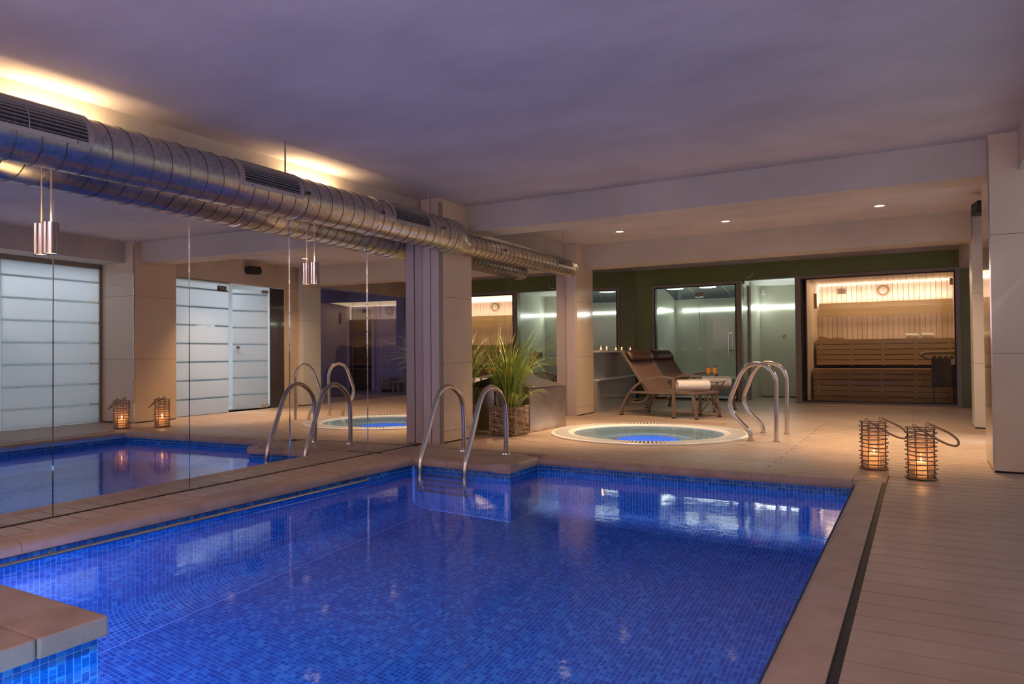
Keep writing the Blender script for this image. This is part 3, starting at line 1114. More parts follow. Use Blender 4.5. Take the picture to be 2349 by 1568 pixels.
# tiles under the platform nose: large enough to be picked apart
cand = []
wall_tiles((PLX, 1.02), (PLX, PLY), (1, 0), -0.066, -1.4, False, out=cand)
cand.sort(key=lambda c: -c[0][2] + 0.3 * abs(c[0][1] - 1.25))
tile_kinds = []
for i in range(6):
    V, F, T = [], [], []
    add_tile((0, 0, 0), (0, 1, 0), (0, 0, 1), (1, 0, 0), store=(V, F, T), tint=[0.05, 0.2, 0.35, 0.5, 0.7, 0.95][i])
    tile_kinds.append(tile_mesh('tile', V, F, T))
V, F, T = [], [], []
for i, (c, u, v, n) in enumerate(cand):
    if i < 220:
        link('tile', tile_kinds[random.choice([0, 0, 1, 1, 2, 3, 4, 5])], pool, c)
    else:
        add_tile(c, u, v, n, store=(V, F, T))
link('lower_mosaic', tile_mesh('lower_mosaic', V, F, T), pool, kind='stuff')

# water surface
MB().add([(PX0, PLY), (PLX, PLY), (PLX, 0.45), (PX1, 0.45), (PX1, PYF), (PEN_X, PYF), (PEN_X, PEN_Y), (PX0, PEN_Y)] and
         [(PX0, PLY, WATER), (PLX, PLY, WATER), (PLX, 0.45, WATER), (PX1, 0.45, WATER), (PX1, PYF, WATER), (PEN_X, PYF, WATER), (PEN_X, PEN_Y, WATER), (PX0, PEN_Y, WATER)],
         [(0, 1, 2, 3, 4, 5, 6, 7)]).build('water_surface', 'water', pool, label='still clear pool water')


# coping stones
def stone_prof(w_, th):
    return [(0.02, -th), (0.004, -th + 0.008), (0, -th + 0.02), (0, -0.032), (0.004, -0.017), (0.013, -0.006), (0.03, -0.001), (0.045, 0), (w_, 0), (w_, -th)]


def coping(a, c, outward, w_, th, lengths=0.645, phase=0.0, m='stone'):
    """inner edge from a to c; outward = xy direction away from the water"""
    a = Vector((*a, 0)); c = Vector((*c, 0)); d = c - a; L = d.length; d.normalize()
    s = 0.0
    cuts = [0.0]
    x = phase if phase > 0.02 else lengths
    while x < L - 0.05:
        cuts.append(x); x += lengths
    cuts.append(L)
    for p, q in zip(cuts[:-1], cuts[1:]):
        MB().prism(stone_prof(w_, th), a + d * (p + 0.0012), a + d * (q - 0.0012), (outward[0], outward[1], 0), (0, 0, 1)).build('coping_stone', m, pool, smooth=40)


coping((-0.38, -0.95), (-0.38, 5.205), (1, 0), 0.155, 0.068, 0.645, 0.122)
coping((-0.199, 5.205), (-2.72, 5.205), (0, 1), 0.165, 0.066, 0.645, 0.2)
coping((-2.72, 5.22), (-2.72, 4.73), (-1, 0), 0.15, 0.068, 0.645)
coping((-2.745, 4.73), (-3.66, 4.73), (0, 1), 0.135, 0.068, 0.56)
coping((-3.64, 4.866), (-3.64, 1.40), (-1, 0), 0.158, 0.068, 0.70, 0.3)
MB().box(-2.87, -2.722, 4.732, 4.865, -0.068, 0.0005).build('coping_stone', 'stone', pool, bevel=0.012)
# near platform slab stones
for (x0, x1, y0, y1) in ((-2.575, -2.34, 1.182, 1.40), (-2.575, -2.34, 0.60, 1.178), (-2.575, -2.34, 0.0, 0.596), (-3.16, -2.579, 1.182, 1.40), (-3.798, -3.164, 1.182, 1.40),
                         (-3.16, -2.579, 0.60, 1.178), (-3.798, -3.164, 0.60, 1.178), (-3.798, -2.579, 0.0, 0.596)):
    MB().box(x0, x1, y0, y1, -0.068, 0.0).build('coping_stone', 'stone', pool, bevel=0.010)
MB().box(-3.78, PLX - 0.004, 0.0, PLY - 0.004, -1.42, -0.0685).build('platform_core', 'grout', pool)
# deck behind the camera up to the near pool edge
MB().box(-3.80, -0.40, -3.19, 0.0, -0.05, 0.0).build('near_deck', 'stone', pool)
MB().box(-2.34, -0.40, 0.0, 0.45, -0.10, 0.0).build('near_deck', 'stone', pool, bevel=0.01)

# grab rail along the left pool wall
gr = thing('grab_rail', 'thin steel rail along the mirror side of the pool, just above water', 'rail', (0, 0, 0))
MB().tube([(-3.622, 1.38, -0.089), (-3.622, 4.14, -0.089)], 0.011, 10).build('rail_tube', 'steel', gr, smooth=60)
for y in (1.90, 2.95, 4.0):
    MB().tube([(-3.662, y, -0.086), (-3.64, y, -0.086), (-3.624, y, -0.088)], 0.006, 8).build('bracket', 'chrome', gr, smooth=60)
    MB().lathe([(0, -3.662), (0.011, -3.662), (0.010, -3.654), (0, -3.652)], (0, y, -0.086), 16, 'x').build('wall_rose', 'chrome', gr, smooth=50)

# ---- pool ladder
ld = thing('pool_ladder', 'polished steel pool ladder with two arched rails and treads', 'ladder', (0, 0, 0))
LP = [(5.268, 0.0), (5.268, 0.16), (5.262, 0.33), (5.235, 0.45), (5.15, 0.535), (5.03, 0.578), (4.91, 0.535), (4.83, 0.42), (4.74, 0.22), (4.665, 0.06), (4.635, -0.03), (4.625, -0.14), (4.62, -0.5), (4.62, -0.72), (4.65, -0.79), (4.71, -0.80)]
for x in (-3.50, -3.07):
    MB().tube(smooth_path([(x, y, z) for y, z in LP], 5), 0.0205, 14).build('side_rail', 'steel', ld, smooth=60)
    MB().lathe([(0, 0.0), (0.052, 0.0), (0.05, 0.008), (0.03, 0.012), (0.026, 0.02), (0, 0.02)], (x, 5.268, 0.0005), 24).build('base_flange', 'chrome', ld, smooth=40)
for z in (-0.125, -0.32, -0.52, -0.72):
    MB().box(-3.49, -3.08, 4.585, 4.665, z - 0.012, z + 0.012).build('tread', 'steel', ld, bevel=0.005)

# ---- hot tub
tub = thing('hot_tub', 'round white sunken hot tub with slotted overflow rim and blue-lit centre', 'hot tub', (TUB[0], TUB[1], 0))
M['slot'] = simple('grate_slot', (0.10, 0.09, 0.085), 0.6)
b = MB()
b.lathe([(1.0, -0.03), (1.02, -0.005), (1.018, 0.012), (1.005, 0.018), (0.975, 0.018)], seg=96)
b.build('outer_rim', 'white_plastic', tub, smooth=40)
b = MB()
b.lathe([(0.835, 0.018), (0.80, 0.016), (0.775, 0.004), (0.768, -0.03), (0.765, -0.10)], seg=96)
b.build('inner_lip', 'white_plastic', tub, smooth=40)
b = MB(); b.lathe([(0.80, -0.03), (1.0, -0.03)], seg=96); b.build('gutter', 'slot', tub, smooth=40)
# grate bars, one joined part: 180 radial bars
b = MB()
nb = 150
for k in range(nb):
    a = 2 * PI * k / nb
    c_, s__ = math.cos(a), math.sin(a)
    hw = 0.0115
    vs = []
    for r_, hh in ((0.832, hw * 0.84), (0.978, hw)):
        for z in (-0.012, 0.018):
            for sg in (-1, 1):
                vs.append((r_ * c_ - s__ * hh * sg, r_ * s__ + c_ * hh * sg, z))
    b.add(vs, [(0, 1, 3, 2), (4, 6, 7, 5), (0, 4, 5, 1), (2, 3, 7, 6), (0, 2, 6, 4), (1, 5, 7, 3)])
b.build('grate_bars', 'white_plastic', tub, kind='stuff')
M['tub_shell'] = simple('tub_shell', (0.66, 0.70, 0.62), 0.35)
b = MB()
b.lathe([(0.765, -0.09), (0.76, -0.30), (0.72, -0.33), (0.46, -0.345), (0.42, -0.37), (0.41, -0.47), (0.38, -0.50), (0.0, -0.51)], seg=96)
b.build('tub_shell', 'tub_shell', tub, smooth=50)
MB().add([(0.772 * math.cos(2 * PI * k / 96), 0.772 * math.sin(2 * PI * k / 96), 0.003) for k in range(96)], [tuple(range(96))]).build('water_surface', 'tub_water', tub)
b = MB()
b.lathe([(0, -0.492), (0.30, -0.492), (0.32, -0.498), (0.32, -0.508)], seg=32)
b.build('underwater_lamp', 'tub_light', tub, smooth=40)
for dx_ in (-0.35, 0.35):  # added fill hidden under the near lip, brightens the tub shell
    light('tub_side_fill', 'AREA', (TUB[0] + dx_, TUB[1] - 0.66, -0.14), 4.5, (0.88, 0.98, 0.86), (TUB[0] + dx_ * 1.2, TUB[1] + 0.6, -0.30), 0.25, 0.08)
for a in range(0, 360, 45):
    r_ = 0.758
    p = (r_ * math.cos(math.radians(a)), r_ * math.sin(math.radians(a)), -0.19)
    MB().lathe([(0, -0.004), (0.02, -0.004), (0.02, 0.004), (0, 0.004)], p, 12, 'z').build('jet', 'slot', tub)

# ---- hot tub handrails
JR = [(-1.188, 0.0), (-1.184, 0.27), (-1.178, 0.53), (-1.192, 0.618), (-1.234, 0.684), (-1.292, 0.721), (-1.362, 0.733), (-1.433, 0.713), (-1.481, 0.671), (-1.518, 0.61), (-1.562, 0.504), (-1.603, 0.404), (-1.607, 0.33), (-1.577, 0.25), (-1.512, 0.173), (-1.459, 0.12), (-1.427, 0.066), (-1.419, 0.0)]
for y, lb, dx in ((7.08, 'curved steel handrail at the hot tub edge, the nearer of the pair', 0), (7.76, 'curved steel handrail at the hot tub edge, the farther of the pair', -0.01)):
    t = thing('tub_handrail', lb, 'handrail', (dx, y, 0), 0, 'hot tub handrails')
    MB().tube(smooth_path([(x, 0, z) for x, z in JR], 4), 0.0215, 14).build('rail_tube', 'steel', t, smooth=60)
    for x in (-1.188, -1.419):
        MB().lathe([(0.0, 0.0), (0.034, 0.0), (0.034, 0.004), (0, 0.004)], (x, 0, 0.0003), 20).build('base_collar', 'chrome', t, smooth=40)

# ================================================================== AIR DUCT
DX, DZ, DR = -3.797, 1.953, 0.148


def duct(name, label, y0, y1, xc, zc, R, pitch, ph):
    t = thing(name, label, 'air duct', (xc, 0, zc))
    MB().lathe([(R, y0), (R, y1)], (0, 0, 0), 72, 'y').build('duct_shell', 'duct', t, smooth=60)
    # helical lock seam
    pts = []
    turns = (y1 - y0 - 0.02) / pitch
    n = int(turns * 36)
    for i in range(n + 1):
        a = 2 * PI * i / 36 + ph
        pts.append(((R + 0.0012) * math.sin(a), y0 + 0.01 + pitch * i / 36, (R + 0.0012) * math.cos(a)))
    MB().tube(pts, 0.0026, 5).build('spiral_seam', 'duct_seam', t, smooth=70)
    return t


def clamp(t, y, R, wd=0.02, bolt=True):
    MB().lathe([(R, y), (R + 0.005, y + 0.001), (R + 0.005, y + wd), (R, y + wd + 0.001)], (0, 0, 0), 64, 'y').build('clamp_band', 'duct', t, smooth=40)
    if bolt:
        a = math.radians(5)
        MB().box((R + 0.004) * math.cos(a), (R + 0.022) * math.cos(a), y - 0.004, y + wd + 0.006, (R) * math.sin(a) - 0.01, R * math.sin(a) + 0.01).build('clamp_bolt', 'duct_seam', t, bevel=0.002)


d1 = duct('air_duct', 'wide spiral galvanised duct with supply grilles, hung along the mirrors', -3.0, 5.52, DX, DZ, DR, 0.115, 0.6)
for y in (3.56, 5.18, 4.35):
    clamp(d1, y, DR)
for y in (5.40, 5.505):
    clamp(d1, y, DR, 0.012, False)
R2_, Z2 = 0.100, 1.907
d2o = duct('air_duct', 'narrower spiral duct running on behind the cross beam to the slim pillar', 5.70, 8.16, DX, Z2, R2_, 0.092, 0.2)
# reducer belongs to the narrower run
b = MB()
seg = 48; vs = []; fs = []
for j, (y, R, dz) in enumerate(((5.523, DR + 0.001, DZ - Z2), (5.56, DR + 0.001, DZ - Z2), (5.68, R2_ + 0.002, 0.0), (5.74, R2_ + 0.002, 0.0))):
    for k in range(seg):
        a = 2 * PI * k / seg
        vs.append((R * math.cos(a), y, R * math.sin(a) + dz))
for j in range(3):
    for k in range(seg):
        l = (k + 1) % seg
        fs.append((j * seg + k, (j + 1) * seg + k, (j + 1) * seg + l, j * seg + l))
b.add(vs, fs); b.build('reducer_cone', 'duct', d2o, smooth=30)
clamp(d2o, 6.35, R2_, 0.016)
for y in (8.04, 8.09, 8.14):
    MB().lathe([(R2_, y), (R2_ + 0.003, y + 0.004), (R2_ + 0.003, y + 0.012), (R2_, y + 0.016)], (0, 0, 0), 48, 'y').build('end_ring', 'duct', d2o, smooth=40)
MB().lathe([(0, 8.165), (R2_ - 0.01, 8.165), (R2_, 8.155)], (0, 0, 0), 48, 'y').build('end_cap', 'duct', d2o, smooth=40)


def grille(t, y0, y1, R, a0, a1, nsl):
    """curved supply grille on the duct between angles a0..a1 (deg above horizontal, +x side)"""
    a0, a1 = math.radians(a0), math.radians(a1)

    def patch(aa, ab, ya, yb, r0, r1, n=10):
        q = MB(); vs = []; fs = []
        for i in range(n + 1):
            a = aa + (ab - aa) * i / n
            for r in (r0, r1):
                for y in (ya, yb):
                    vs.append((r * math.cos(a), y, r * math.sin(a)))
        for i in range(n):
            k = i * 4
            fs += [(k + 2, k + 3, k + 7, k + 6), (k, k + 4, k + 5, k + 1), (k, k + 2, k + 6, k + 4), (k + 1, k + 5, k + 7, k + 3)]
        fs += [(0, 1, 3, 2), (n * 4, n * 4 + 2, n * 4 + 3, n * 4 + 1)]
        return q.add(vs, fs)
    fw = 0.024
    da = fw / R
    f = MB()
    for q in (patch(a0, a1, y0, y0 + fw, R, R + 0.012), patch(a0, a1, y1 - fw, y1, R, R + 0.012), patch(a0, a0 + da, y0 + fw, y1 - fw, R, R + 0.012, 3), patch(a1 - da, a1, y0 + fw, y1 - fw, R, R + 0.012, 3)):
        f.add(q.v, q.f)
    g = f.build('grille_frame', 'grille', t, smooth=35)
    patch(a0 + da * 0.9, a1 - da * 0.9, y0 + fw * 0.9, y1 - fw * 0.9, R + 0.0005, R + 0.002, 14).build('grille_core', 'black', g)
    for i in range(nsl):
        a = a0 + da + (a1 - a0 - 2 * da) * (i + 0.5) / nsl
        r = R + 0.007
        u = Vector((math.cos(a), 0, math.sin(a))); v = Vector((-math.sin(a), 0, math.cos(a)))
        MB().prism([(-0.005, -0.0028), (0.004, -0.0008), (0.004, 0.0012), (-0.005, 0.0005)], u * r + Vector((0, y0 + fw, 0)), u * r + Vector((0, y1 - fw, 0)), u, v).build('slat', 'slat', g)
    ym = (y0 + y1) / 2
    MB().tube([((R + 0.006) * math.cos(a0 + (a1 - a0) * i / 8), ym, (R + 0.006) * math.sin(a0 + (a1 - a0) * i / 8)) for i in range(9)], 0.002, 6).build('centre_bar', 'slat', g)
    for y in (y0 + 0.08, y1 - 0.08):
        for a in (a0 + da / 2, a1 - da / 2):
            r = R + 0.012
            MB().lathe([(0, -0.001), (0.0045, 0), (0, 0.003)], (0, 0, 0), 10).build('screw', 'black', g, loc=(r * math.cos(a), y, r * math.sin(a))).rotation_euler = (0, PI / 2 - a, 0)
    return g


grille(d1, 1.50, 2.10, DR, -15, 64, 8)
grille(d1, 3.02, 3.53, DR, -13, 62, 8)
grille(d1, 4.50, 5.01, DR, -13, 62, 8)
grille(d1, 0.0, 0.55, DR, -13, 62, 8)
grille(d2o, 7.58, 8.02, R2_, -15, 62, 7)
for (x, y, r, z0) in ((DX - 0.02, 3.53, 0.006, DZ + DR), (DX, 5.18, 0.005, DZ + DR), (DX, 6.35, 0.004, Z2 + R2_), (DX, 7.95, 0.004, Z2 + R2_)):
    t = d1 if y < 5.6 else d2o
    MB().tube([(x - DX, y, z0 - t.location.z - 0.004), (x - DX, y, CEIL - t.location.z)], r, 8).build('hanger_rod', 'duct', t, smooth=60)

# ---- mirror lamps hanging between duct and mirror
for y, lb in ((2.072, 'chrome cylinder lamp hanging against the mirror near the picture edge'), (4.033, 'chrome cylinder lamp hanging against the mirror above the ladder reflections')):
    x = mbase(y) + 0.041
    t = thing('cylinder_lamp', lb, 'lamp', (x, y, 0), 0, 'chrome mirror lamps')
    zb, zt = 1.40, 1.565
    MB().lathe([(0.031, zb + 0.004), (0.036, zb), (0.036, zt), (0.031, zt - 0.004), (0.031, zb + 0.004)], seg=36).build('lamp_body', 'chrome', t, smooth=40)
    MB().lathe([(0, zb + 0.012), (0.031, zb + 0.012)], seg=28).build('lens', 'lens', t)
    MB().lathe([(0, zt - 0.02), (0.031, zt - 0.02)], seg=28).build('top_plate', 'duct', t)
    MB().tube([(0, 0, zt - 0.02), (0, 0, 2.12), (-0.06, 0, 2.125)], 0.0035, 8).build('cord', simple('cord_beige', (0.5, 0.38, 0.30), 0.5), t, smooth=60)
    light('mirror_lamp_down', 'SPOT', (x, y, zb - 0.004), 9, WARM, (x + 0.05, y, 0), 0.02, cone=70, blend=0.7)
    light('wall_uplight', 'AREA', (-4.115, y + 0.09, 2.150), 5.0, (1.0, 0.68, 0.36), (-4.20, y + 0.09, 2.27), 0.5, 0.03)
    light('mirror_lamp_up', 'SPOT', (x, y, zt + 0.005), 9, (1.0, 0.66, 0.34), (x - 0.10, y, 2.34), 0.02, cone=95, blend=0.8)

# ================================================================== CEILING LIGHTS
for i, (x, y) in enumerate(DOWN_SEEN + DOWN_HID):
    lb = ['recessed ceiling light glowing amber, nearest the broad tan pillar', 'recessed ceiling light, middle of the visible row', 'recessed ceiling light above the duct end, closest to the green corner',
          'recessed ceiling light over the deck by the lanterns, behind the cross beam', 'recessed ceiling light over the hot tub, behind the cross beam', 'recessed ceiling light over the potted grass, behind the cross beam'][i]
    t = thing('ceiling_light', lb, 'ceiling light', (x, y, CEIL), 0, 'recessed ceiling lights')
    MB().lathe([(0.050, -0.001), (0.062, -0.001), (0.066, -0.006), (0.062, -0.011), (0.050, -0.009), (0.046, -0.001)], seg=32).build('trim_ring', 'white_plastic', t, smooth=40)
    MB().lathe([(0, -0.004), (0.046, -0.004)], seg=28).build('lens', 'lens', t)

# right speaker seen behind the pillar
# ================================================================== SAUNA
sa = struct('window_4', 'large sauna window with taupe frame and bronze glass')
x0, x1, z0, z1 = SAU
b = MB()
fw = 0.09
fy0, fy1 = BW_Y - 0.02, BW_Y + 0.10
for q in ((x0, x0 + fw, 0, z1), (x1 - 0.06, x1, 0, z1), (x0 + fw, x1 - 0.06, z1 - 0.05, z1), (x0 + fw, x1 - 0.06, 0, 0.03)):
    MB().box(q[0], q[1], fy0, fy1, q[2], q[3]).build('window_frame', 'frame', sa, bevel=0.004)
for q in ((x0 + fw, x0 + fw + 0.018, 0.03, z1 - 0.05), (x1 - 0.078, x1 - 0.06, 0.03, z1 - 0.05), (x0 + fw, x1 - 0.06, z1 - 0.068, z1 - 0.05), (x0 + fw, x1 - 0.06, 0.03, 0.045)):
    MB().box(q[0], q[1], fy0 + 0.005, fy1 - 0.01, q[2], q[3]).build('gasket', 'black', sa)
MB().box(x0 + fw + 0.018, x1 - 0.078, BW_Y + 0.01, BW_Y + 0.018, 0.045, z1 - 0.068).build('glass_pane', 'glass_sauna', sa)

sn = struct('wall_sauna', 'spruce panelled sauna interior walls and ceiling')
SX0, SX1, SYB = -1.60, 0.49, 14.0
# back wall vertical boards
npl = 26
wd = (SX1 - SX0) / npl
for i in range(npl):
    MB().box(SX0 + i * wd + 0.0025, SX0 + (i + 1) * wd - 0.0025, SYB, SYB + 0.015, 0.9, 2.04).build('plank', 'pine_v', sn)
npc = 22
wc = (SX1 - SX0) / npc
for i in range(npc):
    MB().box(SX0 + i * wc + 0.0025, SX0 + (i + 1) * wc - 0.0025, BW_Y + 0.1, SYB, 2.04, 2.055).build('plank', 'pine_v', sn)
nside = 11
wsd = (SYB - BW_Y - 0.1) / nside
for i in range(nside):
    ya = BW_Y + 0.1 + i * wsd
    MB().box(SX0 - 0.015, SX0, ya + 0.0025, ya + wsd - 0.0025, 0, 2.04).build('plank', 'pine_v', sn)
    MB().box(SX1, SX1 + 0.015, ya + 0.0025, ya + wsd - 0.0025, 0, 2.04).build('plank', 'pine_v', sn)
b = MB()
b.box(SX0 - 0.05, SX1 + 0.05, SYB + 0.016, SYB + 0.06, 0, 2.1); b.box(SX0 - 0.05, SX0 - 0.016, BW_Y + 0.12, SYB, 0, 2.1); b.box(SX1 + 0.016, SX1 + 0.05, BW_Y + 0.12, SYB, 0, 2.1)
b.box(SX0 - 0.05, SX1 + 0.05, BW_Y + 0.12, SYB + 0.06, 2.056, 2.10)
b.build('liner', 'void', sn)
# backrest boards
bkr = thing('backrest_boards', 'three wide timber backrest boards high on the sauna wall with glowing top edge', 'backrest')
for i in range(3):
    zt_ = 1.69 - i * 0.082
    MB().box(-1.555, 0.475, 13.80, 13.83, zt_ - 0.078, zt_).build('board', 'pine_h', bkr, bevel=0.003)
for x in (-1.2, -0.5, 0.2):
    MB().box(x, x + 0.04, 13.83, 13.98, 1.50, 1.60).build('support', 'pine_v', bkr)
MB().box(-1.55, 0.47, 13.86, 13.875, 1.655, 1.668).build('led_strip', 'led_warm', bkr)
ls = thing('sauna_light_strip', 'thin warm light strip along the sauna ceiling edge', 'light strip')
MB().box(-1.585, 0.475, 13.975, 13.985, 2.018, 2.026).build('ceiling_strip', 'led_warm', ls)
MB().box(-1.592, -1.586, 13.975, 13.985, 1.66, 2.02).build('side_strip', 'led_warm', ls)
light('sauna_glow', 'AREA', (-0.55, 13.86, 1.74), 7, (1.0, 0.88, 0.83), (-0.55, 13.99, 2.0), 2.0, 0.04)
light('sauna_fill', 'AREA', (-0.55, 13.3, 2.02), 17, (1.0, 0.80, 0.52), (-0.55, 13.2, 0), 1.8, 0.8)


def slat_bench(name, label, y, x0, x1, ztop, zbot, nsl, ytop):
    t = thing(name, label, 'bench')
    step = (ztop - zbot) / nsl
    for i in range(nsl):
        zt_ = ztop - i * step
        MB().box(x0, x1, y, y + 0.025, zt_ - step + 0.009, zt_).build('slat', 'pine_h', t, bevel=0.002)
    n = max(2, int((ytop - y - 0.03) / 0.10))
    dd = (ytop - y - 0.03) / n
    for i in range(n):
        MB().box(x0, x1, y + 0.03 + i * dd + 0.006, y + 0.03 + (i + 1) * dd - 0.006, ztop - 0.028, ztop).build('slat', 'pine_h', t, bevel=0.002)
    for x in np.linspace(x0 + 0.05, x1 - 0.09, 5):
        MB().box(x, x + 0.04, y + 0.028, y + 0.06, zbot, ztop - 0.03).build('post', 'pine_v', t)
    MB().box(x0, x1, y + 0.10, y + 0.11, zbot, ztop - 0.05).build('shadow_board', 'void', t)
    return t


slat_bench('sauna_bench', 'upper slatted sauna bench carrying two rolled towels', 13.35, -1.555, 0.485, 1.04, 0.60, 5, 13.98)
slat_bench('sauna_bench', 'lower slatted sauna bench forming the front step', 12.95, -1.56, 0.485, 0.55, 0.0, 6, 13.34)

hr = thing('curved_headrest', 'wavy wooden headrest lying at the end of the upper sauna bench', 'headrest', (-1.3, 13.5, 1.041))
pts = [(-0.24, 0.0, 0.02), (-0.2, 0, 0.06), (-0.12, 0, 0.045), (-0.04, 0, 0.02), (0.06, 0, 0.035), (0.14, 0, 0.03), (0.22, 0, 0.006)]
q = MB()
sp = smooth_path(pts, 5)
prof = [(p.x, p.z) for p in sp] + [(0.22, 0.0), (-0.24, 0.0)]
q.prism(prof, (0, -0.10, 0), (0, 0.12, 0), (1, 0, 0), (0, 0, 1)).build('rest_body', 'pine_h', hr, smooth=30)

ck = thing('sauna_clock', 'round wooden thermometer clock on the bright sauna wall', 'clock', (-0.54, 13.975, 1.885))
MB().lathe([(0.0, 0.025), (0.092, 0.025), (0.10, 0.012), (0.098, -0.012), (0.08, -0.022), (0.066, -0.014), (0.066, -0.004), (0, -0.004)], (0, 0, 0), 48, 'y').build('wooden_rim', simple('clock_rim_wood', (0.30, 0.18, 0.10), 0.5), ck, smooth=35)
MB().lathe([(0, -0.0055), (0.066, -0.0055)], (0, 0, 0), 40, 'y').build('dial', simple('dial_pale', (0.55, 0.50, 0.44), 0.4), ck)
for a in range(0, 12):
    r_ = 0.054; an = a * PI / 6
    MB().box(r_ * math.sin(an) - 0.002, r_ * math.sin(an) + 0.002, -0.0075, -0.006, r_ * math.cos(an) - 0.005, r_ * math.cos(an) + 0.005).build('tick_mark', 'black', ck)
MB().prism([(-0.002, -0.01), (0.002, -0.01), (0.0008, 0.045), (-0.0008, 0.045)], (0, -0.0085, 0), (0, -0.0070, 0), (0.8, 0, -0.6), (0.6, 0, 0.8)).build('hand', 'black', ck)
vt = thing('sauna_vent', 'small dark square vent plate on the sauna wall', 'vent', (-1.2, 13.99, 1.90))
MB().box(-0.065, 0.065, -0.012, 0.005, -0.04, 0.04).build('vent_plate', simple('vent_brown', (0.16, 0.12, 0.09), 0.5), vt, bevel=0.002)
MB().box(-0.004, 0.004, -0.02, -0.012, -0.03, 0.03).build('slider', 'steel', vt)
sl = thing('sauna_sconce', 'slim dark wooden lamp shade on the sauna side wall', 'lamp', (-1.585, 13.5, 1.72))
MB().box(-0.012, 0.03, -0.02, 0.02, -0.13, 0.13).build('shade_board', simple('dark_wood', (0.20, 0.09, 0.04), 0.5), sl, bevel=0.004)
sl2 = thing('sauna_corner_cap', 'small brown corner cap by the end of the sauna light strip', 'cap', (0.455, 13.7, 1.97))
MB().box(-0.015, 0.03, -0.02, 0.02, -0.06, 0.05).build('cap_body', simple('dark_wood2', (0.22, 0.12, 0.06), 0.5), sl2, bevel=0.003)

# heater and rail
ht = thing('sauna_heater', 'dark boxy sauna heater filled with stones behind the rail', 'heater', (0.30, 13.0 - 0.14, 0))
MB().box(-0.15, 0.17, -0.10, 0.06, 0.28, 0.72).build('heater_body', 'heater', ht, bevel=0.008)
for i in range(12):
    sx = -0.11 + 0.075 * (i % 4); sy = -0.06 + 0.05 * (i // 4)
    q = MB(); rr = 0.026 + 0.006 * random.random()
    q.lathe([(0, -rr), (rr * 0.7, -rr * 0.75), (rr, 0), (rr * 0.75, rr * 0.65), (0, rr)], (sx, sy, 0.735), 8).build('stone', 'stone_dark', ht, smooth=80)
for xx in (-0.12, 0.14):
    MB().box(xx - 0.012, xx + 0.012, -0.08, -0.056, 0, 0.28).build('leg', 'heater', ht)
rl = thing('sauna_rail', 'rounded wooden guard rail in front of the sauna heater', 'rail', (0, 12.68, 0.78))
MB().tube(smooth_path([(0.48, -0.02, 0.03), (0.2, -0.02, 0.025), (0.06, -0.02, 0.02), (0.02, -0.02, -0.01), (0.06, 0.0, -0.045), (0.12, 0.02, -0.06)], 5), 0.024, 10).build('rail_bar', 'pine_h', rl, smooth=60)
sw = thing('sauna_reflection', 'small white box standing in for a reflection below the guard rail', 'reflection', (0.452, 12.66, 0.67))
MB().box(-0.05, 0.035, -0.01, 0.02, -0.05, 0.04).build('reflection_body', 'white_plastic', sw, bevel=0.004)  # solid white box in place of a bright reflection in the sauna
# rolled towels


def rolled_towel(name, label, loc, rz, r, L, group=None, axis_tilt=0):
    t = thing(name, label, 'towel', loc, rz, group)
    # spiral cross-section swept along the local x axis
    n = 70
    turns = 3.2
    pr_o, pr_i = [], []
    for i in range(n + 1):
        a = i / n * turns * 2 * PI
        rr = r * (0.16 + 0.80 * i / n)
        th = r * 0.11
        pr_o.append(((rr + th) * math.cos(a), (rr + th) * math.sin(a) * 0.92))
        pr_i.append((rr * math.cos(a), rr * math.sin(a) * 0.92))
    q = MB(); vs = []; fs = []
    xs = [-L / 2, -L / 2 + 0.012, -L / 4, 0, L / 4, L / 2 - 0.012, L / 2]
    sc = [0.93, 0.995, 1.0, 1.012, 1.0, 0.995, 0.93]
    m_ = len(xs)
    for x, s in zip(xs, sc):
        for (y, z) in pr_o:
            vs.append((x, y * s, z * s))
        for (y, z) in pr_i:
            vs.append((x, y * s, z * s))
    w_ = 2 * (n + 1)
    for j in range(m_ - 1):
        for i in range(n):
            fs.append((j * w_ + i, j * w_ + i + 1, (j + 1) * w_ + i + 1, (j + 1) * w_ + i))
            o_ = n + 1
            fs.append((j * w_ + o_ + i + 1, j * w_ + o_ + i, (j + 1) * w_ + o_ + i, (j + 1) * w_ + o_ + i + 1))
        fs.append((j * w_ + n, j * w_ + 2 * n + 1, (j + 1) * w_ + 2 * n + 1, (j + 1) * w_ + n))
        fs.append((j * w_ + n + 1, j * w_, (j + 1) * w_, (j + 1) * w_ + n + 1))
    for j in (0, m_ - 1):
        for i in range(n):
            fs.append((j * w_ + i, j * w_ + n + 1 + i, j * w_ + n + 2 + i, j * w_ + i + 1))
    q.add(vs, fs)
    q.build('towel_roll', 'towel', t, smooth=60)
    return t


rolled_towel('rolled_towel', 'left rolled white towel on the upper sauna bench', (-0.12, 13.47, 1.04 + 0.044), 0.5, 0.044, 0.20, 'rolled towels in the sauna')
rolled_towel('rolled_towel', 'right rolled white towel on the upper sauna bench', (0.11, 13.47, 1.04 + 0.044), 0.5, 0.044, 0.20, 'rolled towels in the sauna')

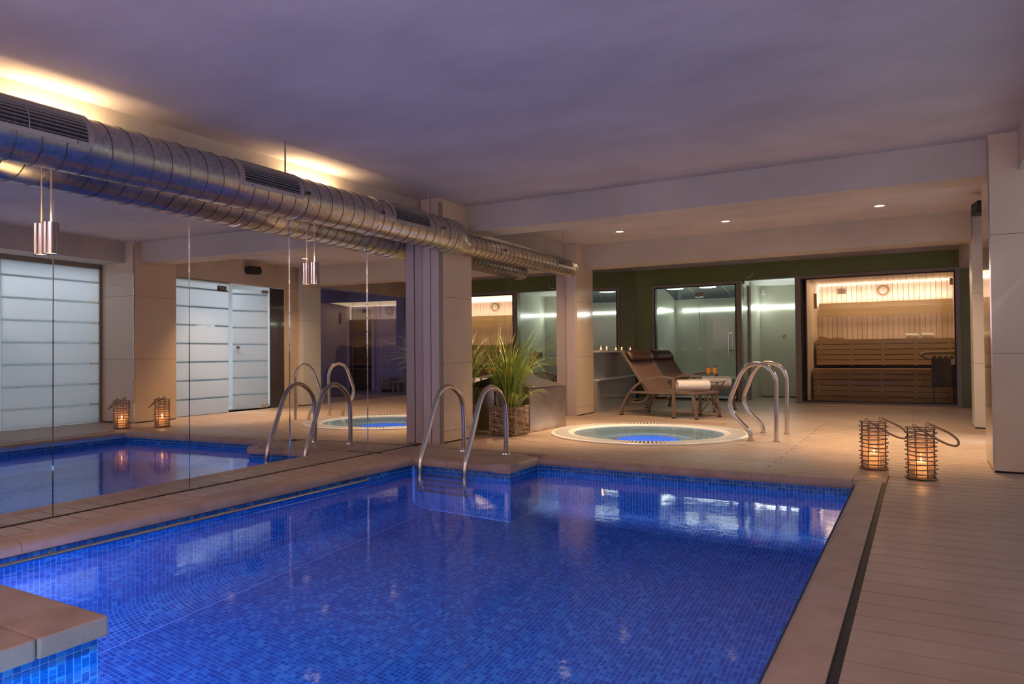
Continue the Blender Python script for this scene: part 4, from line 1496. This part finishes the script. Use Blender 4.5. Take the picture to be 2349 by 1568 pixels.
# ================================================================== STEAM ROOM
sm = struct('window_5', 'glass front of the steam room in a taupe frame')
x0, x1, z0, z1 = STM
for q in ((x0, x0 + 0.045, 0, z1), (x1 - 0.09, x1, 0, z1), (x0 + 0.045, x1 - 0.09, z1 - 0.045, z1), (x0 + 0.045, x1 - 0.09, 0, 0.02)):
    MB().box(q[0], q[1], fy0, fy1, q[2], q[3]).build('window_frame', 'frame', sm, bevel=0.004)
gx0, gx1 = x0 + 0.065, x1 - 0.11
for q in ((x0 + 0.045, gx0, 0.02, z1 - 0.045), (gx1, x1 - 0.09, 0.02, z1 - 0.045), (x0 + 0.045, x1 - 0.09, z1 - 0.06, z1 - 0.045), (x0 + 0.045, x1 - 0.09, 0.02, 0.045)):
    MB().box(q[0], q[1], fy0 + 0.004, fy1 - 0.02, q[2], q[3]).build('gasket', 'black', sm)
MB().box(gx0, -3.352, BW_Y + 0.01, BW_Y + 0.018, 0.045, z1 - 0.06).build('glass_pane', 'glass', sm)
dst = struct('door_3', 'clear glass steam room door with long steel bar handle')
MB().box(-3.346, gx1, BW_Y + 0.01, BW_Y + 0.018, 0.045, z1 - 0.06).build('door_leaf', 'glass', dst)
MB().box(-3.354, -3.344, BW_Y + 0.008, BW_Y + 0.02, 0.045, z1 - 0.06).build('edge_seal', simple('edge_glow', (0.65, 0.75, 0.78), 0.2), dst)
MB().box(-3.42, -3.27, BW_Y - 0.005, BW_Y + 0.03, 1.81, 1.89).build('hinge', 'steel', dst, bevel=0.004)
hd = MB()
hd.tube([(-2.84, BW_Y - 0.05, 0.78), (-2.84, BW_Y - 0.05, 1.24)], 0.012, 12)
hd.build('bar_handle', 'steel', dst, smooth=60)
hd = MB(); hd.tube([(-2.80, BW_Y + 0.07, 0.78), (-2.80, BW_Y + 0.07, 1.24)], 0.012, 12); hd.build('bar_handle', 'steel', dst, smooth=60)
for z in (0.87, 1.16):
    MB().tube([(-2.84, BW_Y - 0.05, z), (-2.82, BW_Y + 0.07, z)], 0.009, 10).build('handle_stay', 'chrome', dst, smooth=60)

sr = struct('wall_steam', 'pale green panelled steam room and shower niche walls')
SB = 13.9
b = MB()
b.box(-4.30, -4.20, BW_Y + 0.12, SB, 0, 2.1)          # left wall
b.box(-4.30, -2.60, SB, SB + 0.05, 0, 2.1)            # back
b.build('steam_wall', 'pale_green', sr)
MB().box(-2.62, -2.58, 13.06, SB, 0, 2.1).build('partition', 'pale_green', sr)
b = MB()
b.box(-2.58, -1.70, SB, SB + 0.05, 0, 2.10)
b.box(-1.765, -1.70, BW_Y + 0.12, SB, 0, 2.10)
b.build('niche_wall', 'pale_green', sr)
MB().box(-2.66, -1.70, BW_Y + 0.01, SB, 2.06, 2.10).build('niche_ceiling', 'white_wall', sr)
MB().box(-2.575, -1.77, SB - 0.012, SB - 0.001, 0, 0.02).build('floor_joint', 'black', sr)
# steam ceiling: barrel panels
sc_ = struct('ceiling_steam', 'dark curved steam room ceiling with light rings')
q = MB(); vs = []; n = 12
for i in range(n + 1):
    a = i / n
    y = BW_Y + 0.12 + (SB - BW_Y - 0.12) * a
    z = 2.08 - 0.20 * a ** 2
    vs += [(-4.20, y, z), (-2.60, y, z)]
q.add(vs, [(2 * i, 2 * i + 1, 2 * i + 3, 2 * i + 2) for i in range(n)])
q.build('curved_panel', 'dark_panel', sc_, smooth=60)
for x in (-3.72, -3.10):
    q = MB(); vs = []
    for i in range(n + 1):
        a = i / n
        y = BW_Y + 0.12 + (SB - BW_Y - 0.12) * a; z = 2.078 - 0.20 * a ** 2
        vs += [(x, y, z - 0.002), (x + 0.008, y, z - 0.002)]
    q.add(vs, [(2 * i, 2 * i + 1, 2 * i + 3, 2 * i + 2) for i in range(n)])
    q.build('panel_joint', 'steel', sc_)
for x, y in ((-3.92, 12.98), (-3.32, 12.98)):
    t = thing('ring_light', ['glowing ring light in the dark steam room ceiling, near the left wall', 'glowing ring light in the dark steam room ceiling, above the door'][0 if x < -3.5 else 1], 'ring light', (x, y, 2.025), 0, 'steam room ring lights')
    MB().lathe([(0.13, 0.0), (0.15, 0.0), (0.15, -0.012), (0.13, -0.012), (0.13, 0)], seg=40).build('ring_body', 'led_ring', t, smooth=40)
    MB().lathe([(0.0, 0.012), (0.152, 0.012), (0.152, 0.002), (0, 0.002)], seg=40).build('ring_mount', 'steel', t, smooth=40)
wls = thing('steam_light_bar', 'bright white light bar across the steam room walls', 'light bar')
MB().box(-4.05, -2.63, SB - 0.02, SB - 0.001, 1.645, 1.680).build('light_tube', 'led_cool', wls)
MB().box(-4.199, -4.185, 12.9, 13.75, 1.645, 1.675).build('light_tube', 'led_cool', wls)
wl2 = thing('niche_light_bar', 'bright white light bar across the shower niche walls', 'light bar')
MB().box(-2.575, -1.77, SB - 0.02, SB - 0.001, 1.645, 1.685).build('light_tube', 'led_cool', wl2)
MB().box(-2.579, -2.565, 13.25, SB - 0.03, 1.645, 1.68).build('light_tube', 'led_cool', wl2)
sb = thing('steam_bench', 'white ledge bench along the back of the steam room', 'bench')
MB().box(-4.19, -2.63, 13.45, SB - 0.01, 0.34, 0.38).build('bench_top', 'white_plastic', sb, bevel=0.006)
MB().box(-4.19, -2.63, 13.50, SB - 0.01, 0.0, 0.34).build('bench_front', simple('bench_grey', (0.26, 0.29, 0.28), 0.3), sb)
MB().box(-4.19, -2.63, 12.65, 13.5, 0.0, 0.03).build('floor_plinth', 'white_plastic', sb)
ve = thing('steam_vent', 'small white louvre vent high on the steam room back wall', 'vent', (-2.92, SB, 1.83))
MB().box(-0.07, 0.05, -0.02, -0.001, -0.03, 0.03).build('louvre_body', 'white_plastic', ve, bevel=0.004)
MB().box(-0.07, 0.05, -0.024, -0.02, 0.008, 0.022).build('louvre_slot', 'black', ve)
# glass side panel of the steam room
gs = struct('window_6', 'framed glass side panel at the mouth of the shower niche')
MB().box(-2.618, -2.61, BW_Y + 0.12, 13.0, 0.02, 2.0).build('glass_pane', 'glass', gs)
MB().box(-2.64, -2.59, 13.0, 13.06, 0, 2.06).build('window_frame', 'frame', gs, bevel=0.003)
MB().box(-2.64, -2.59, BW_Y + 0.10, 13.0, 2.0, 2.06).build('window_frame', 'steel', gs, bevel=0.003)
# post between steam room and niche and niche shower valve
sk = thing('shower_valve', 'small round steel shower button on the niche wall', 'shower control', (-2.165, SB - 0.001, 1.12))
MB().lathe([(0, -0.03), (0.018, -0.028), (0.02, -0.008), (0.034, -0.005), (0.034, 0)], (0, 0, 0), 24, 'y').build('valve_button', 'steel', sk, smooth=40)
sh = thing('wall_shower', 'small white shower head high in the niche corner', 'shower head', (-2.50, SB - 0.12, 1.93))
MB().lathe([(0, 0.05), (0.018, 0.05), (0.022, 0.0), (0.04, -0.03), (0.036, -0.04), (0, -0.04)], seg=20).build('spray_head', 'white_plastic', sh, smooth=40)
MB().tube([(0, 0.0, 0.04), (0, 0.119, 0.04)], 0.008, 8).build('wall_arm', 'white_plastic', sh)
cv = thing('wall_cable', 'short bent white cable sticking out of the green wall above the niche', 'cable', (-2.50, BW_Y, 2.09))
MB().tube(smooth_path([(-0.05, -0.004, 0.0), (0.0, -0.02, 0.01), (0.05, -0.03, 0.03), (0.07, -0.03, 0.09)], 5), 0.005, 8).build('cable_end', 'white_plastic', cv, smooth=60)
light('niche_fill', 'AREA', (-2.15, 13.84, 1.66), 2.6, (0.9, 1.0, 0.93), (-2.15, 13.0, 1.5), 0.7, 0.05)
light('steam_fill', 'AREA', (-3.4, 13.84, 1.66), 2.4, (0.95, 1.0, 0.90), (-3.4, 13.0, 1.4), 1.3, 0.05)

# ================================================================== LOUNGERS
def flat_bar(pts, wy, th):
    """bar swept in the local xz plane: width wy along y, thickness th"""
    pts = [Vector(p) for p in pts]
    q = MB(); vs = []; fs = []
    n = len(pts)
    for i in range(n):
        t = (pts[min(i + 1, n - 1)] - pts[max(i - 1, 0)]).normalized()
        nn = Vector((-t.z, 0, t.x))
        for a, c in ((-1, -1), (1, -1), (1, 1), (-1, 1)):
            vs.append(pts[i] + nn * th / 2 * a + Vector((0, wy / 2 * c, 0)))
    for i in range(n - 1):
        for k in range(4):
            l = (k + 1) % 4
            fs.append((i * 4 + k, i * 4 + l, (i + 1) * 4 + l, (i + 1) * 4 + k))
    fs += [(3, 2, 1, 0), tuple((n - 1) * 4 + k for k in range(4))]
    q.add(vs, fs)
    return q


def lounger(label, loc, rz):
    t = thing('sun_lounger', label, 'lounger', loc, rz, 'reclined loungers by the hot tub')
    W = 0.62
    ARM = [(-0.005, 0.008), (0.03, 0.13), (0.111, 0.267), (0.232, 0.392), (0.37, 0.474), (0.504, 0.512), (0.645, 0.527), (0.85, 0.515)]
    for y in (0.0, W):
        flat_bar(smooth_path([(x, y, z) for x, z in ARM], 5), 0.038, 0.024).build('arm', 'lounger_metal', t, smooth=40)
        flat_bar([(0.84, y, 0.012), (0.84, y, 0.51)], 0.034, 0.032).build('leg', 'lounger_metal', t)
        flat_bar([(0.17, y, 0.315), (0.84, y, 0.325)], 0.028, 0.03).build('side_rail', 'lounger_metal', t)
        for x in (-0.005, 0.84):
            MB().box(x - 0.02, x + 0.02, y - 0.02, y + 0.02, 0, 0.014).build('foot_cap', 'rubber', t)
    ya, yb = 0.035, W - 0.035
    for y in (ya, yb):
        flat_bar([(0.40, y, 0.325), (0.0, y, 0.855)], 0.022, 0.026).build('back_rail', 'lounger_metal', t)
        flat_bar([(0.42, y, 0.33), (1.13, y, 0.325)], 0.024, 0.03).build('seat_rail', 'lounger_metal', t)
        flat_bar(smooth_path([(1.10, y, 0.31), (1.13, y, 0.16), (1.15, y, 0.012)], 4), 0.036, 0.026).build('leg', 'lounger_metal', t)
        MB().box(1.13, 1.17, y - 0.02, y + 0.02, 0, 0.014).build('foot_cap', 'rubber', t)
        flat_bar(smooth_path([(0.10, y, 0.19), (0.22, y, 0.18), (0.34, y, 0.20), (0.42, y, 0.28)], 4), 0.014, 0.018).build('adjuster_bar', 'lounger_metal', t)
    MB().box(1.115, 1.145, ya, yb, 0.31, 0.34).build('end_rail', 'lounger_metal', t, bevel=0.004)
    MB().box(0.08, 0.10, 0.0, W, 0.20, 0.22).build('cross_bar', 'lounger_metal', t)
    MB().tube([(0.0, ya, 0.855), (0.0, yb, 0.855)], 0.013, 8).build('top_rail', 'lounger_metal', t, smooth=60)
    # slings with a slight sag
    for nm, a, c, sag in (('back_sling', Vector((0.395, 0, 0.335)), Vector((0.005, 0, 0.86)), 0.03), ('seat_sling', Vector((0.43, 0, 0.34)), Vector((1.12, 0, 0.338)), 0.015)):
        q = MB(); vs = []; n = 12; mj = 6
        d_ = (c - a).normalized(); nn = Vector((d_.z, 0, -d_.x)) if nm == 'back_sling' else Vector((0, 0, -1))
        if nm == 'back_sling':
            nn = Vector((-abs(d_.z), 0, -abs(d_.x)))
        for side in (0, 0.005):
            for i in range(n + 1):
                for j in range(mj + 1):
                    s = sag * math.sin(PI * i / n) * math.sin(PI * j / mj)
                    p = a.lerp(c, i / n) + nn * (s + side)
                    vs.append((p.x, ya + (yb - ya) * j / mj, p.z))
        K = (n + 1) * (mj + 1)
        fs = []
        for i in range(n):
            for j in range(mj):
                k = i * (mj + 1) + j
                fs.append((k, k + 1, k + mj + 2, k + mj + 1)); fs.append((K + k, K + k + mj + 1, K + k + mj + 2, K + k + 1))
        q.add(vs, fs)
        q.build(nm, 'sling', t, smooth=60)
    # head pillow
    q = MB(); vs = []; fs = []
    u = (Vector((0.0, 0, 0.855)) - Vector((0.40, 0, 0.325))).normalized()
    nn = Vector((u.z, 0, -u.x))
    cc = Vector((0.0, 0, 0.855)) - u * 0.085 + nn * 0.042
    ns, nt_ = 16, 14
    for j in range(nt_ + 1):
        f = j / nt_
        e = max(0.05, min(1, math.sin(PI * min(f, 1 - f) / 0.16) if min(f, 1 - f) < 0.08 else 1.0))
        wob = 1 + 0.05 * math.sin(j * 2.1)
        for i in range(ns):
            a = 2 * PI * i / ns
            p = cc + u * (0.088 * math.cos(a) * (0.75 + 0.25 * e) * wob) + nn * (0.045 * math.sin(a) * e)
            vs.append((p.x, ya + 0.01 + (yb - ya - 0.02) * f, p.z))
    for j in range(nt_):
        for i in range(ns):
            l = (i + 1) % ns
            fs.append((j * ns + i, j * ns + l, (j + 1) * ns + l, (j + 1) * ns + i))
    fs += [tuple(range(ns))[::-1], tuple(nt_ * ns + k for k in range(ns))]
    q.add(vs, fs); q.build('pillow', 'pillow', t, smooth=60)
    for y in (0.17, 0.45):
        MB().box(-0.02, 0.012, y, y + 0.025, 0.79, 0.868).build('pillow_strap', 'pillow', t)
    return t


RZ = -math.radians(17)
L1 = lounger('nearer brown sling lounger, beside the hot tub, with rolled towel', (-3.56, 9.26, 0), RZ)
exv = Vector((math.cos(RZ), math.sin(RZ), 0)); eyv = Vector((-math.sin(RZ), math.cos(RZ), 0))
dup(L1, (-3.64, 10.50, 0), RZ, label='farther brown sling lounger, close to the steam room glass')
p = Vector((-3.56, 9.26, 0)) + exv * 0.93 + eyv * 0.31
rolled_towel('rolled_towel', 'thick rolled white towel on the nearer lounger seat', (p.x, p.y, 0.335 + 0.082), RZ + math.radians(50), 0.078, 0.42, 'rolled towels on the loungers')
p = Vector((-3.64, 10.50, 0)) + exv * 1.04 + eyv * 0.26
rolled_towel('rolled_towel', 'thick rolled white towel on the farther lounger seat', (p.x, p.y, 0.335 + 0.082), RZ + math.radians(48), 0.078, 0.42, 'rolled towels on the loungers')

# ---- side table with two glasses
tb = thing('side_table', 'small folding side table with thin pale top between the loungers', 'table', (-2.53, 9.93, 0), -0.2)
MB().quadbox([(-0.21, -0.13), (0.21, -0.13), (0.21, 0.13), (-0.21, 0.13)], 0.446, 0.456).build('table_top', simple('table_glass', (0.72, 0.74, 0.74), 0.1), tb, bevel=0.002)
MB().box(-0.19, 0.19, -0.115, 0.115, 0.434, 0.445).build('top_frame', 'lounger_metal', tb)
for y in (-0.10, 0.10):
    MB().tube([(-0.17, y, 0.008), (0.17, y, 0.436)], 0.009, 8).build('leg', 'lounger_metal', tb, smooth=60)
    MB().tube([(0.17, y * 0.9, 0.008), (-0.17, y * 0.9, 0.436)], 0.009, 8).build('leg', 'lounger_metal', tb, smooth=60)


def juice_glass(label, loc):
    t = thing('juice_glass', label, 'glass', loc, 0, 'orange juice glasses')
    MB().lathe([(0, 0.0), (0.032, 0.0), (0.03, 0.004), (0.006, 0.008), (0.004, 0.06), (0.008, 0.075), (0.022, 0.095), (0.028, 0.13), (0.029, 0.205), (0.0275, 0.205), (0.026, 0.13), (0.02, 0.098), (0.005, 0.08), (0, 0.078)], seg=24).build('stem_glass', 'glass_jar', t, smooth=50)
    MB().lathe([(0, 0.081), (0.0045, 0.082), (0.019, 0.099), (0.0255, 0.13), (0.0265, 0.175), (0, 0.175)], seg=24).build('juice', 'juice', t, smooth=50)
    return t


juice_glass('stemmed glass of orange juice, left one of two on the side table', (-2.535, 9.88, 0.4562))
juice_glass('stemmed glass of orange juice, right one of two on the side table', (-2.455, 9.92, 0.4562))

# ================================================================== STEEL BOX
bx = thing('steel_box', 'stainless steel box with dark sloping lid against the mirror', 'cabinet')
F0, F1 = Vector((-3.65, 6.78)), Vector((-3.60, 7.57))
R0, R1 = Vector((-4.08, 6.78)), Vector((-4.08, 7.57))
zf, zr = 0.475, 0.60
MB().quadbox([tuple(R0), tuple(F0), tuple(F1), tuple(R1)], 0.004, zf - 0.002).build('steel_shell', 'box_steel', bx, bevel=0.003)
q = MB()
q.add([(*R0, zf), (*F0, zf), (*F1, zf), (*R1, zf), (*R0, zr), (*R1, zr)], [(3, 2, 1, 0), (0, 1, 4), (2, 3, 5), (1, 2, 5, 4), (0, 4, 5, 3)])
q.build('sloping_lid', simple('dark_lid', (0.045, 0.038, 0.034), 0.35), bx)
MB().prism([(-0.004, -0.006), (0.004, -0.006), (0.004, 0.003), (-0.004, 0.003)], (*F0, zf), (*F1, zf), (1, 0, 0), (0, 0, 1)).build('lid_edge', 'steel', bx)

# ================================================================== PLANT IN WICKER BASKET
pl = thing('potted_grass', 'tall green ornamental grass in a square wicker basket', 'plant', (-3.775, 6.545, 0), 0)
hw, hb = 0.155, 0.30
b = MB()
rows = 30
for r_ in range(rows):
    z = 0.010 + (hb - 0.02) * r_ / (rows - 1)
    for sidx in range(4):
        pts = []
        nseg = 14
        for i in range(nseg + 1):
            s = -1 + 2 * i / nseg
            wv_ = 0.007 * (1 if (i + r_) % 2 else -1) + random.uniform(-0.002, 0.002)
            zz = z + random.uniform(-0.004, 0.004) + 0.006 * math.sin(3 * s + r_ + sidx)
            o_ = hw - 0.008 + wv_
            p = [(s * hw, -o_), (o_, s * hw), (-s * hw, o_), (-o_, -s * hw)][sidx]
            pts.append((p[0], p[1], max(0.007, zz)))
        b.tube(pts, random.uniform(0.0035, 0.0060), 5)
b.build('wicker_weave', 'wicker', pl, smooth=60, kind='stuff')
for sidx in range(4):
    for i in range(7):
        s = (-1 + 2 * (i + 0.5) / 7) * (hw - 0.02); o_ = hw - 0.008
        p = [(s, -o_), (o_, s), (-s, o_), (-o_, -s)][sidx]
        MB().tube([(p[0], p[1], 0.004), (p[0], p[1], hb + 0.004)], 0.005, 6).build('wicker_stake', 'wicker', pl, smooth=60)
MB().box(-hw + 0.02, hw - 0.02, -hw + 0.02, hw - 0.02, 0.004, hb - 0.04).build('soil_block', 'soil', pl)
# blades
V, F, T = [], [], []


def blade(base, az, lean, length, width, droop, tint):
    n = 9
    k = len(V)
    dirx, diry = math.cos(az), math.sin(az)
    px, py, pz = base
    th = lean
    step = length / n
    for i in range(n + 1):
        f = i / n
        px = max(px, -0.245 + 0.01 * math.sin(k))
        if px < -0.13:
            py = max(py, -0.40)
        if px < 0.15 and pz < 0.63:
            py = min(py, 0.20)
        wdt = width * (1 - f ** 2.2) * (0.6 + 0.6 * min(1, f * 4)) + 0.0003
        V.append((px - diry * wdt, py + dirx * wdt, pz)); V.append((px, py, pz + wdt * 0.35)); V.append((px + diry * wdt, py - dirx * wdt, pz))
        px += dirx * math.sin(th) * step; py += diry * math.sin(th) * step; pz += math.cos(th) * step
        th += droop / n * (0.3 + 1.6 * f)
    for i in range(n):
        a = k + i * 3
        F.append((a, a + 1, a + 4, a + 3)); F.append((a + 1, a + 2, a + 5, a + 4))
        T.extend([tint, tint])


for i in range(560):
    az = random.uniform(0, 2 * PI)
    r0 = random.uniform(0, 0.11)
    base = (r0 * math.cos(az) + random.uniform(-.02, .02), r0 * math.sin(az) + random.uniform(-.02, .02), 0.26)
    big = random.random()
    length = random.uniform(0.35, 0.62) if big < 0.5 else random.uniform(0.68, 1.10)
    droop = random.uniform(0.4, 1.5) if big < 0.75 else random.uniform(1.2, 2.9)
    if base[0] < -0.02 and math.cos(az) < -0.2:
        droop *= 0.5; length *= 0.8
    blade(base, az + random.uniform(-.5, .5), random.uniform(0.02, 0.30), length, random.uniform(0.0020, 0.0045), droop, random.random() ** 1.2)
for i in range(26):   # wisps hanging over the rim
    az = random.uniform(-2.4, 0.6)
    blade((0.11 * math.cos(az), 0.11 * math.sin(az), 0.28), az, 0.5, random.uniform(0.3, 0.5), 0.003, 2.6, random.uniform(0.6, 1))
me = bpy.data.meshes.new('grass_blades'); me.from_pydata(V, [], F)
at = me.attributes.new('tint', 'FLOAT', 'FACE'); at.data.foreach_set('value', np.array(T, dtype=np.float32))
me.materials.append(M['grass'])
for p_ in me.polygons:
    p_.use_smooth = True
link('grass_blades', me, pl, kind='stuff')
q = MB()
for k, (a, s) in enumerate(((0.2, 1), (1.1, 0.8), (-0.8, 0.9))):
    q.add([(0, 0, 0), (0.035 * s * math.cos(a), 0.035 * s * math.sin(a), 0.012), (0.09 * s * math.cos(a + .25), 0.09 * s * math.sin(a + .25), 0.0), (0.04 * s * math.cos(a + .5), 0.04 * s * math.sin(a + .5), 0.006)], [(0, 1, 2, 3)])
o = q.build('dry_petal', 'petal', pl, loc=(0.20, 0.12, 0.50), label='pinkish dry leaf tips')

# ================================================================== LANTERNS
def lantern(label, loc, rz):
    t = thing('wicker_lantern', label, 'lantern', loc, rz, 'wicker lanterns at the pool corner')
    R, Hh = 0.088, 0.335
    nr = 12
    for k in range(nr):
        z = 0.008 + (Hh - 0.012) * k / (nr - 1)
        pts = []
        for i in range(32):
            a = 2 * PI * i / 32
            rr = R + (0.006 if k not in (0, nr - 1) else 0.002) * math.cos(a * 8 + k * PI) + 0.001 * math.sin(3 * a + k)
            pts.append((rr * math.cos(a), rr * math.sin(a), z + 0.003 * math.sin(2 * a + k * 1.3) * (0.5 if k == 0 else 1) + 0.002))
        MB().tube(pts, 0.0046 if k else 0.0055, 6, closed=True).build('cane_ring', 'rattan', t, smooth=60)
    for i in range(8):
        a = 2 * PI * (i + 0.5) / 8
        MB().tube([((R - 0.006) * math.cos(a), (R - 0.006) * math.sin(a), 0.006), ((R - 0.006) * math.cos(a), (R - 0.006) * math.sin(a), Hh)], 0.0028, 6).build('upright_wire', 'wire', t, smooth=60)
    MB().lathe([(0, 0.012), (0.066, 0.012), (0.068, 0.016), (0.068, 0.285), (0.0665, 0.285), (0.0665, 0.018), (0, 0.018)], seg=36).build('glass_cylinder', 'lantern_glass', t, smooth=40)
    MB().lathe([(0, 0.004), (R - 0.004, 0.004), (R - 0.004, 0.009), (0, 0.009)], seg=32).build('base_plate', 'wire', t, smooth=40)
    c = MB()
    c.lathe([(0, 0.019), (0.036, 0.019), (0.036, 0.108), (0.033, 0.112), (0.029, 0.109), (0.012, 0.101), (0, 0.100)], seg=28)
    cn = c.build('candle', 'wax', t, smooth=40)
    MB().tube([(0, 0, 0.099), (0.001, 0, 0.112)], 0.0014, 6).build('wick', 'black', cn)
    MB().lathe([(0, 0.107), (0.005, 0.111), (0.007, 0.118), (0.005, 0.127), (0.002, 0.136), (0, 0.140)], seg=14).build('flame', 'flame', cn, smooth=60)
    hooks = [(-0.040, -0.078), (0.045, 0.075)]
    for hx_, hy_ in hooks:
        pts = [(hx_ + 0.011 * math.cos(a), hy_, Hh + 0.018 + 0.011 * math.sin(a)) for a in np.linspace(0, 2 * PI, 14)[:-1]]
        MB().tube(pts, 0.0022, 6, closed=True).build('hook_loop', 'wire', t, smooth=60)
    (ax, ay), (bx_, by) = hooks
    wp = smooth_path([(ax + .01, ay, Hh + 0.015), (0.03, -0.085, 0.310), (0.10, -0.075, 0.265), (0.165, -0.055, 0.235), (0.205, -0.02, 0.232), (0.212, 0.025, 0.258), (0.175, 0.06, 0.295), (0.12, 0.075, 0.325), (bx_ + .01, by, Hh + 0.022)], 6)
    MB().tube(wp, 0.0072, 8).build('carry_handle', 'rattan', t, smooth=60)
    light('lantern_flame', 'POINT', (loc[0], loc[1], loc[2] + 0.148), 0.6, (1, 0.47, 0.16), size=0.006)
    return t


lantern('lit wicker lantern standing right at the stone pool corner', (-0.30, 5.77, 0.0), 0)
lantern('lit wicker lantern on the deck boards, nearer the tan pillar', (-0.005, 5.45, 0.0), 0.05)
